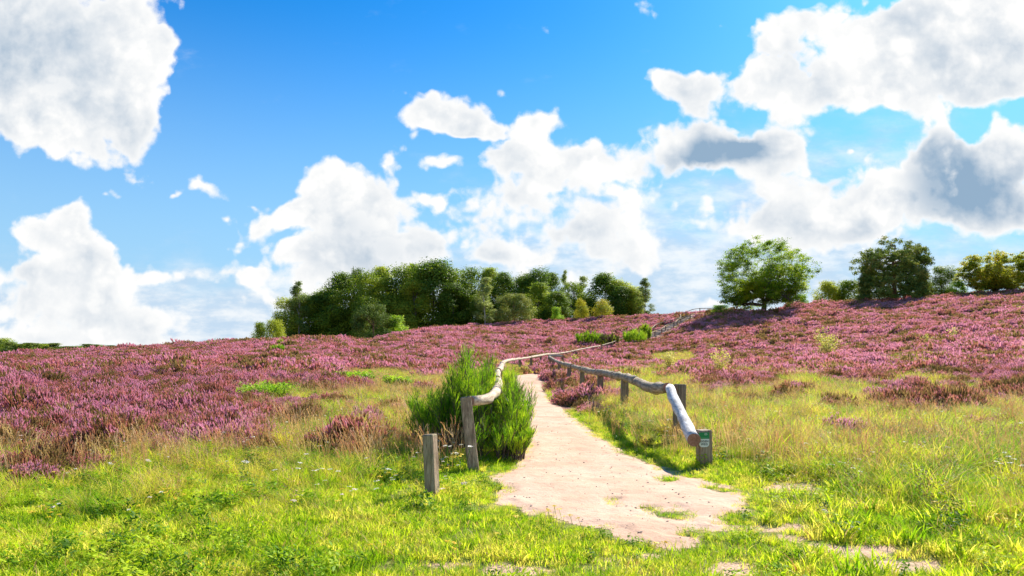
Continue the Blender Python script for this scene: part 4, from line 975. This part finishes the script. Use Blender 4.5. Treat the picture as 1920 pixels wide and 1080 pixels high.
def scots_pine(u, d, vtop, wpx, label, seed=5):
    rg = np.random.default_rng(seed); x0 = (u - 960) / F * d; z0 = tz(x0, d); H = EYE + (HY - vtop) / F * d - z0; Wd = wpx / F * d / 2
    root = empty('pine_tree', (x0, d, z0)); tag(root, label, 'tree'); mb = MB(); C = []; N = []
    mb.tube([(0, 0, -.3), (.1, 0, H * .3), (-.2, 0, H * .6), (.3, 0, H * .88)], [.4, .3, .2, .06], 9, caps=False)
    for i in range(34):
        t = rg.uniform(.25, .88); s = Vector((0, 0, H * t)); a = rg.uniform(0, 2 * math.pi); r = Wd * rg.uniform(.5, .95) * math.sqrt(max(.1, 1 - ((t - .4) / .62) ** 2)); e = Vector((math.cos(a) * r, math.sin(a) * r, min(H * .95, H * t + r * rg.uniform(.1, .55))))
        mid = (s + e) / 2 + Vector((0, 0, -.2 * rg.random())); mb.tube([s, mid, e], [.12, .08, .03], 5, caps=False)
        for j in range(7): C.append(np.array(e) + rg.normal(0, 1, 3) * np.array([.85, .85, .35]))
        if rg.random() < .5: C.append(np.array(mid) + rg.normal(0, .5, 3))
    for i in range(480):  # dense skirt of low branches, open above the middle
        a = rg.uniform(0, 2 * math.pi); z = H * rg.uniform(.02, .52) ** 1.0; k = math.sqrt(max(.05, 1 - (z / (H * .78)) ** 2)); r = Wd * k * rg.uniform(.5, 1) ** .5; C.append(np.array([math.cos(a) * r, math.sin(a) * r, z]))
    C = np.array(C); per = 60; cl = np.repeat(C, per, 0); d_ = rg.normal(size=cl.shape); V, Fc = leaves(cl + d_ * np.array([.34, .34, .2]), d_ + rg.normal(0, .5, cl.shape), .24, .28, rg); V[:, 2] = np.maximum(V[:, 2], .03)
    link('crown', fast_mesh('crown', V, Fc, M['needle']), root); mb.build('trunk', M['pinebark'], root)
scots_pine(1676, 120, 447, 126, 'big dark pine on the right ridge with bare branches showing in its crown')

# ---- broom: sheaves of upright green shoots
def broom(name, loc, stems, label, cat='bush', mats=('broom', 'darkbroom'), shoot=.30, w=.006, seed=1, per=16, dead=.12):
    """stems: (x, y, height, lean x, lean y)"""
    rg = np.random.default_rng(seed); root = empty(name, loc); tag(root, label, cat); mb = MB(); Vg = []; Vd = []
    for (sx, sy, h, lx, ly) in stems:
        p = [Vector((sx + lx * t ** 1.5, sy + ly * t ** 1.5, h * t - .03)) for t in (0, .3, .6, .9)]; mb.tube(p, [.014, .010, .006, .002], 4, caps=False)
        for j in range(per):
            t = rg.uniform(.12, 1) ** .8; b = np.array([sx + lx * t ** 1.5, sy + ly * t ** 1.5, h * t]); L = shoot * rg.uniform(.6, 1.25) * (1.15 - .4 * t) * (h ** .3); a = rg.uniform(0, 6.28); out = rg.uniform(.10, .85)
            dr = np.array([math.cos(a) * out + lx * .4, math.sin(a) * out + ly * .4, 1.]); dr /= np.linalg.norm(dr); s = np.cross(dr, rg.normal(size=3)); s /= np.linalg.norm(s); k = w * rg.uniform(.7, 1.2)
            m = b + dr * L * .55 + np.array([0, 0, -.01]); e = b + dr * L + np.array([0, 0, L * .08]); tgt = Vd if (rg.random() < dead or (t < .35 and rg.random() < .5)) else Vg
            tgt.append([b - s * k * .4, b + s * k * .4, m + s * k, m - s * k]); tgt.append([m - s * k, m + s * k, e + s * k * .25, e - s * k * .25])
            for q in range(5):   # side twiglets
                tt = rg.uniform(.2, .85); c = b + (e - b) * tt; a2 = rg.uniform(0, 6.28); d2 = dr + np.array([math.cos(a2), math.sin(a2), 0]) * .42; d2 /= np.linalg.norm(d2); l2 = L * .33 * rg.uniform(.5, 1.2); s2 = np.cross(d2, rg.normal(size=3)); s2 /= np.linalg.norm(s2)
                tgt.append([c - s2 * k * .35, c + s2 * k * .35, c + d2 * l2 + s2 * k * .3, c + d2 * l2 - s2 * k * .3])
    mb.build('stems', M['bark'], root)
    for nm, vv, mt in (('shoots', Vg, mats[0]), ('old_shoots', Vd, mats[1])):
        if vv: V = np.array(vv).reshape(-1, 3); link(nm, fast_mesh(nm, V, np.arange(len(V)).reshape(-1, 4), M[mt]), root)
def big_broom():
    rg = np.random.default_rng(3); st = []
    o = np.array(at(885, 850, 10.75)[:2])
    def add(n, u0, u1, d0, d1, h0, h1, lx0, lx1):
        for i in range(n):
            u = rg.uniform(u0, u1); d = rg.uniform(d0, d1); x = (u - 960) / F * d; st.append((x - o[0], d - o[1], rg.uniform(h0, h1), rg.uniform(lx0, lx1), rg.normal(0, .12)))
    add(70, 850, 905, 10.3, 11.6, .90, 1.28, -.16, .06)
    add(14, 866, 886, 10.5, 11.4, 1.35, 1.56, -.06, .03); add(34, 900, 924, 12.0, 13.2, 1.0, 1.42, -.03, .04)
    add(30, 832, 872, 10.4, 11.4, .70, 1.02, -.14, .06)
    add(60, 796, 858, 10.4, 11.5, .40, .85, -.40, .0); add(14, 805, 850, 10.4, 11, .5, .8, -.6, -.3)
    add(70, 944, 978, 10.2, 11.8, .50, .95, -.04, .24); add(24, 946, 966, 11.4, 12.8, .9, 1.16, -.03, .08)
    add(46, 922, 948, 11.6, 13.2, .45, .72, -.05, .05)
    add(46, 884, 975, 9.75, 10.9, .16, .58, -.14, .2); add(24, 955, 984, 9.8, 10.4, .22, .45, .0, .22)
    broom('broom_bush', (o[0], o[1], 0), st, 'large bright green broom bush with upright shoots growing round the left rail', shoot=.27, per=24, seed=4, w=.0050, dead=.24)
big_broom()
def small_broom(u, vbase, vtop, wpx, label, n, mats, seed, name='broom_bush'):
    x, y, z = ground_at(u, vbase, 0, 20); h = (vbase - vtop) / F * y; w = wpx / F * y; rg = np.random.default_rng(seed); st = []
    for i in range(n):
        a = rg.uniform(0, 6.28); r = w / 2 * math.sqrt(rg.random()) * .8; k = 1 - .45 * (r / (w / 2)) ** 2; st.append((math.cos(a) * r, math.sin(a) * r, h * .8 * rg.uniform(.7, 1.05) * k, math.cos(a) * r * .3, math.sin(a) * r * .3))
    broom(name, (x, y, z), st, label, mats=mats, shoot=min(.5, h * .32), w=.012 + y * .00022, seed=seed, per=16)
small_broom(1105, 650, 616, 52, 'dark green broom bush behind the left rail at the foot of the slope', 80, ('broom', 'darkbroom'), 31)
small_broom(1143, 651, 621, 44, 'brownish broom bush right beside the dark green one behind the rail', 70, ('darkbroom', 'broom'), 32)
small_broom(1190, 648, 612, 46, 'vivid light green bush at the lower end of the slope rails', 90, ('brightbush', 'broom'), 33)
small_broom(1210, 640, 600, 20, 'slim dark upright bush directly behind the vivid green bush', 40, ('broom', 'darkbroom'), 34, 'juniper')
small_broom(521, 666, 644, 30, 'round green bush alone in the heather below the grove left end', 60, ('brightbush', 'broom'), 35)
small_broom(527, 650, 634, 16, 'small yellow-green tuft bush on the skyline above the lone round bush', 24, ('paleleaf', 'broom'), 36)
small_broom(217, 685, 673, 16, 'tiny green bush in the heather at far left', 24, ('brightbush', 'broom'), 37)
small_broom(247, 724, 711, 30, 'low flat green bush in the left heather field', 30, ('broom', 'brightbush'), 38)

# ---- saplings with pale leaves
def sapling(name, u, vbase, vtop, wpx, label, seed, mat='paleleaf', nst=5, per=60, lf=.035):
    x, y, z = ground_at(u, vbase, 0, 5); h = (vbase - vtop) / F * y; w = wpx / F * y; rg = np.random.default_rng(seed); root = empty(name, (x, y, z)); tag(root, label, 'sapling'); mb = MB(); C = []
    for i in range(nst):
        a = rg.uniform(0, 6.28); r = w * .5 * rg.uniform(.3, 1); hh = h * rg.uniform(.6, 1) * (1.1 if i == 0 else 1); r = r * .3 if i == 0 else r
        p = [Vector((math.cos(a) * r * t ** 1.2, math.sin(a) * r * t ** 1.2, hh * t)) for t in (0, .35, .7, 1)]; mb.tube(p, [.016, .012, .007, .003], 5, caps=False)
        for j in range(per):
            t = rg.uniform(.2, 1); q = np.array([math.cos(a) * r * t ** 1.2, math.sin(a) * r * t ** 1.2, hh * t]); C.append(q + rg.normal(0, 1, 3) * np.array([.11, .11, .05]) * (w / 1.1) * (1.2 - .6 * t))
    C = np.array(C); V, Fc = leaves(C, rg.normal(size=C.shape) * .6 + np.array([0, 0, .8]), lf, .62, rg); link('foliage', fast_mesh('foliage', V, Fc, M[mat]), root); mb.build('stem', M['bark'], root)
sapling('sapling', 1550, 672, 614, 62, 'pale yellow sapling in the heather on the right slope, largest of the saplings', 41, lf=.06, nst=10, per=150)
sapling('sapling', 1352, 706, 655, 44, 'pale green sapling in the heather beyond the white log, with layered twigs', 42, lf=.045, nst=9, per=120)
sapling('sapling', 1257, 702, 658, 36, 'yellow-green sapling in the brown grass above the right rail', 43, lf=.045, nst=9, per=120)
sapling('sapling', 1073, 690, 662, 26, 'small yellow-green sapling behind the far end of the right rail', 44, lf=.06)
sapling('sapling', 1335, 660, 640, 30, 'faint low sapling above the pale green layered one', 45, lf=.06, nst=4, per=30)
sapling('sapling', 1785, 640, 610, 34, 'pale thin sapling high in the right heather, below the yellowing oak', 46, lf=.07, nst=5, per=40)
sapling('sapling', 1735, 650, 622, 30, 'smaller pale sapling down-slope of the thin one below the yellowing oak', 47, lf=.06, nst=5, per=36)
sapling('sapling', 405, 650, 630, 12, 'dark tiny sapling standing up from the left skyline', 48, 'broadleaf', lf=.08, nst=3, per=24)
sapling('sapling', 385, 650, 637, 26, 'thin green sprigs on the left skyline beside the tiny dark sapling', 49, 'birchleaf', lf=.06, nst=6, per=24)
sapling('sapling', 345, 652, 639, 14, 'leftmost thin sprig on the left skyline', 50, 'birchleaf', lf=.06, nst=4, per=20)
sapling('bramble', 500, 752, 718, 110, 'light green leafy bush patch amid the left heather', 51, 'brightbush', lf=.035, nst=60, per=90)
sapling('bramble', 660, 724, 698, 90, 'light green leafy patch left of the broom bush, upper one', 52, 'brightbush', lf=.06, nst=60, per=70)
sapling('bramble', 745, 730, 706, 60, 'light green leafy patch nearest the broom bush', 53, 'brightbush', lf=.06, nst=40, per=70)
# pinkish umbels by the right end post
def umbels():
    for i, (u, vb, vt, d, s, lb) in enumerate([(1267, 845, 797, 11.2, 1.5, 'tall pinkish flower heads beside the dark end post of the right rail'),
                                      (1250, 855, 820, 11.0, 1.2, 'low pinkish flower heads left of the dark end post of the right rail'),
                                      (840, 884, 840, 8.6, 1.5, 'white flat flower heads between the short post and the first rail post')]):
        x = (u - 960) / F * d; root = empty('yarrow_plant', (x, d, tz(x, d))); tag(root, lb, 'flower')
        me = yarrow(600 + i, M['white'] if i == 2 else M['pinkish'], .36); o = link('flower_heads', me, root); o.scale = (s, s, s * .8)
        o2 = link('flower_heads', yarrow(610 + i, M['white'] if i == 2 else M['pinkish'], .30), root); o2.scale = (s, s, s * .8); o2.location = (.1, .05, 0)
M['pinkish'] = leafmat('pinkish_flower', [(.62,.42,.38),(.70,.55,.48),(.66,.45,.46)], 1., .2)
umbels()
# keep only what is placed
for k, (src, _, _) in LIB.items():
    if k not in used:
        for c in list(src.children): bpy.data.objects.remove(c)
        bpy.data.objects.remove(src)
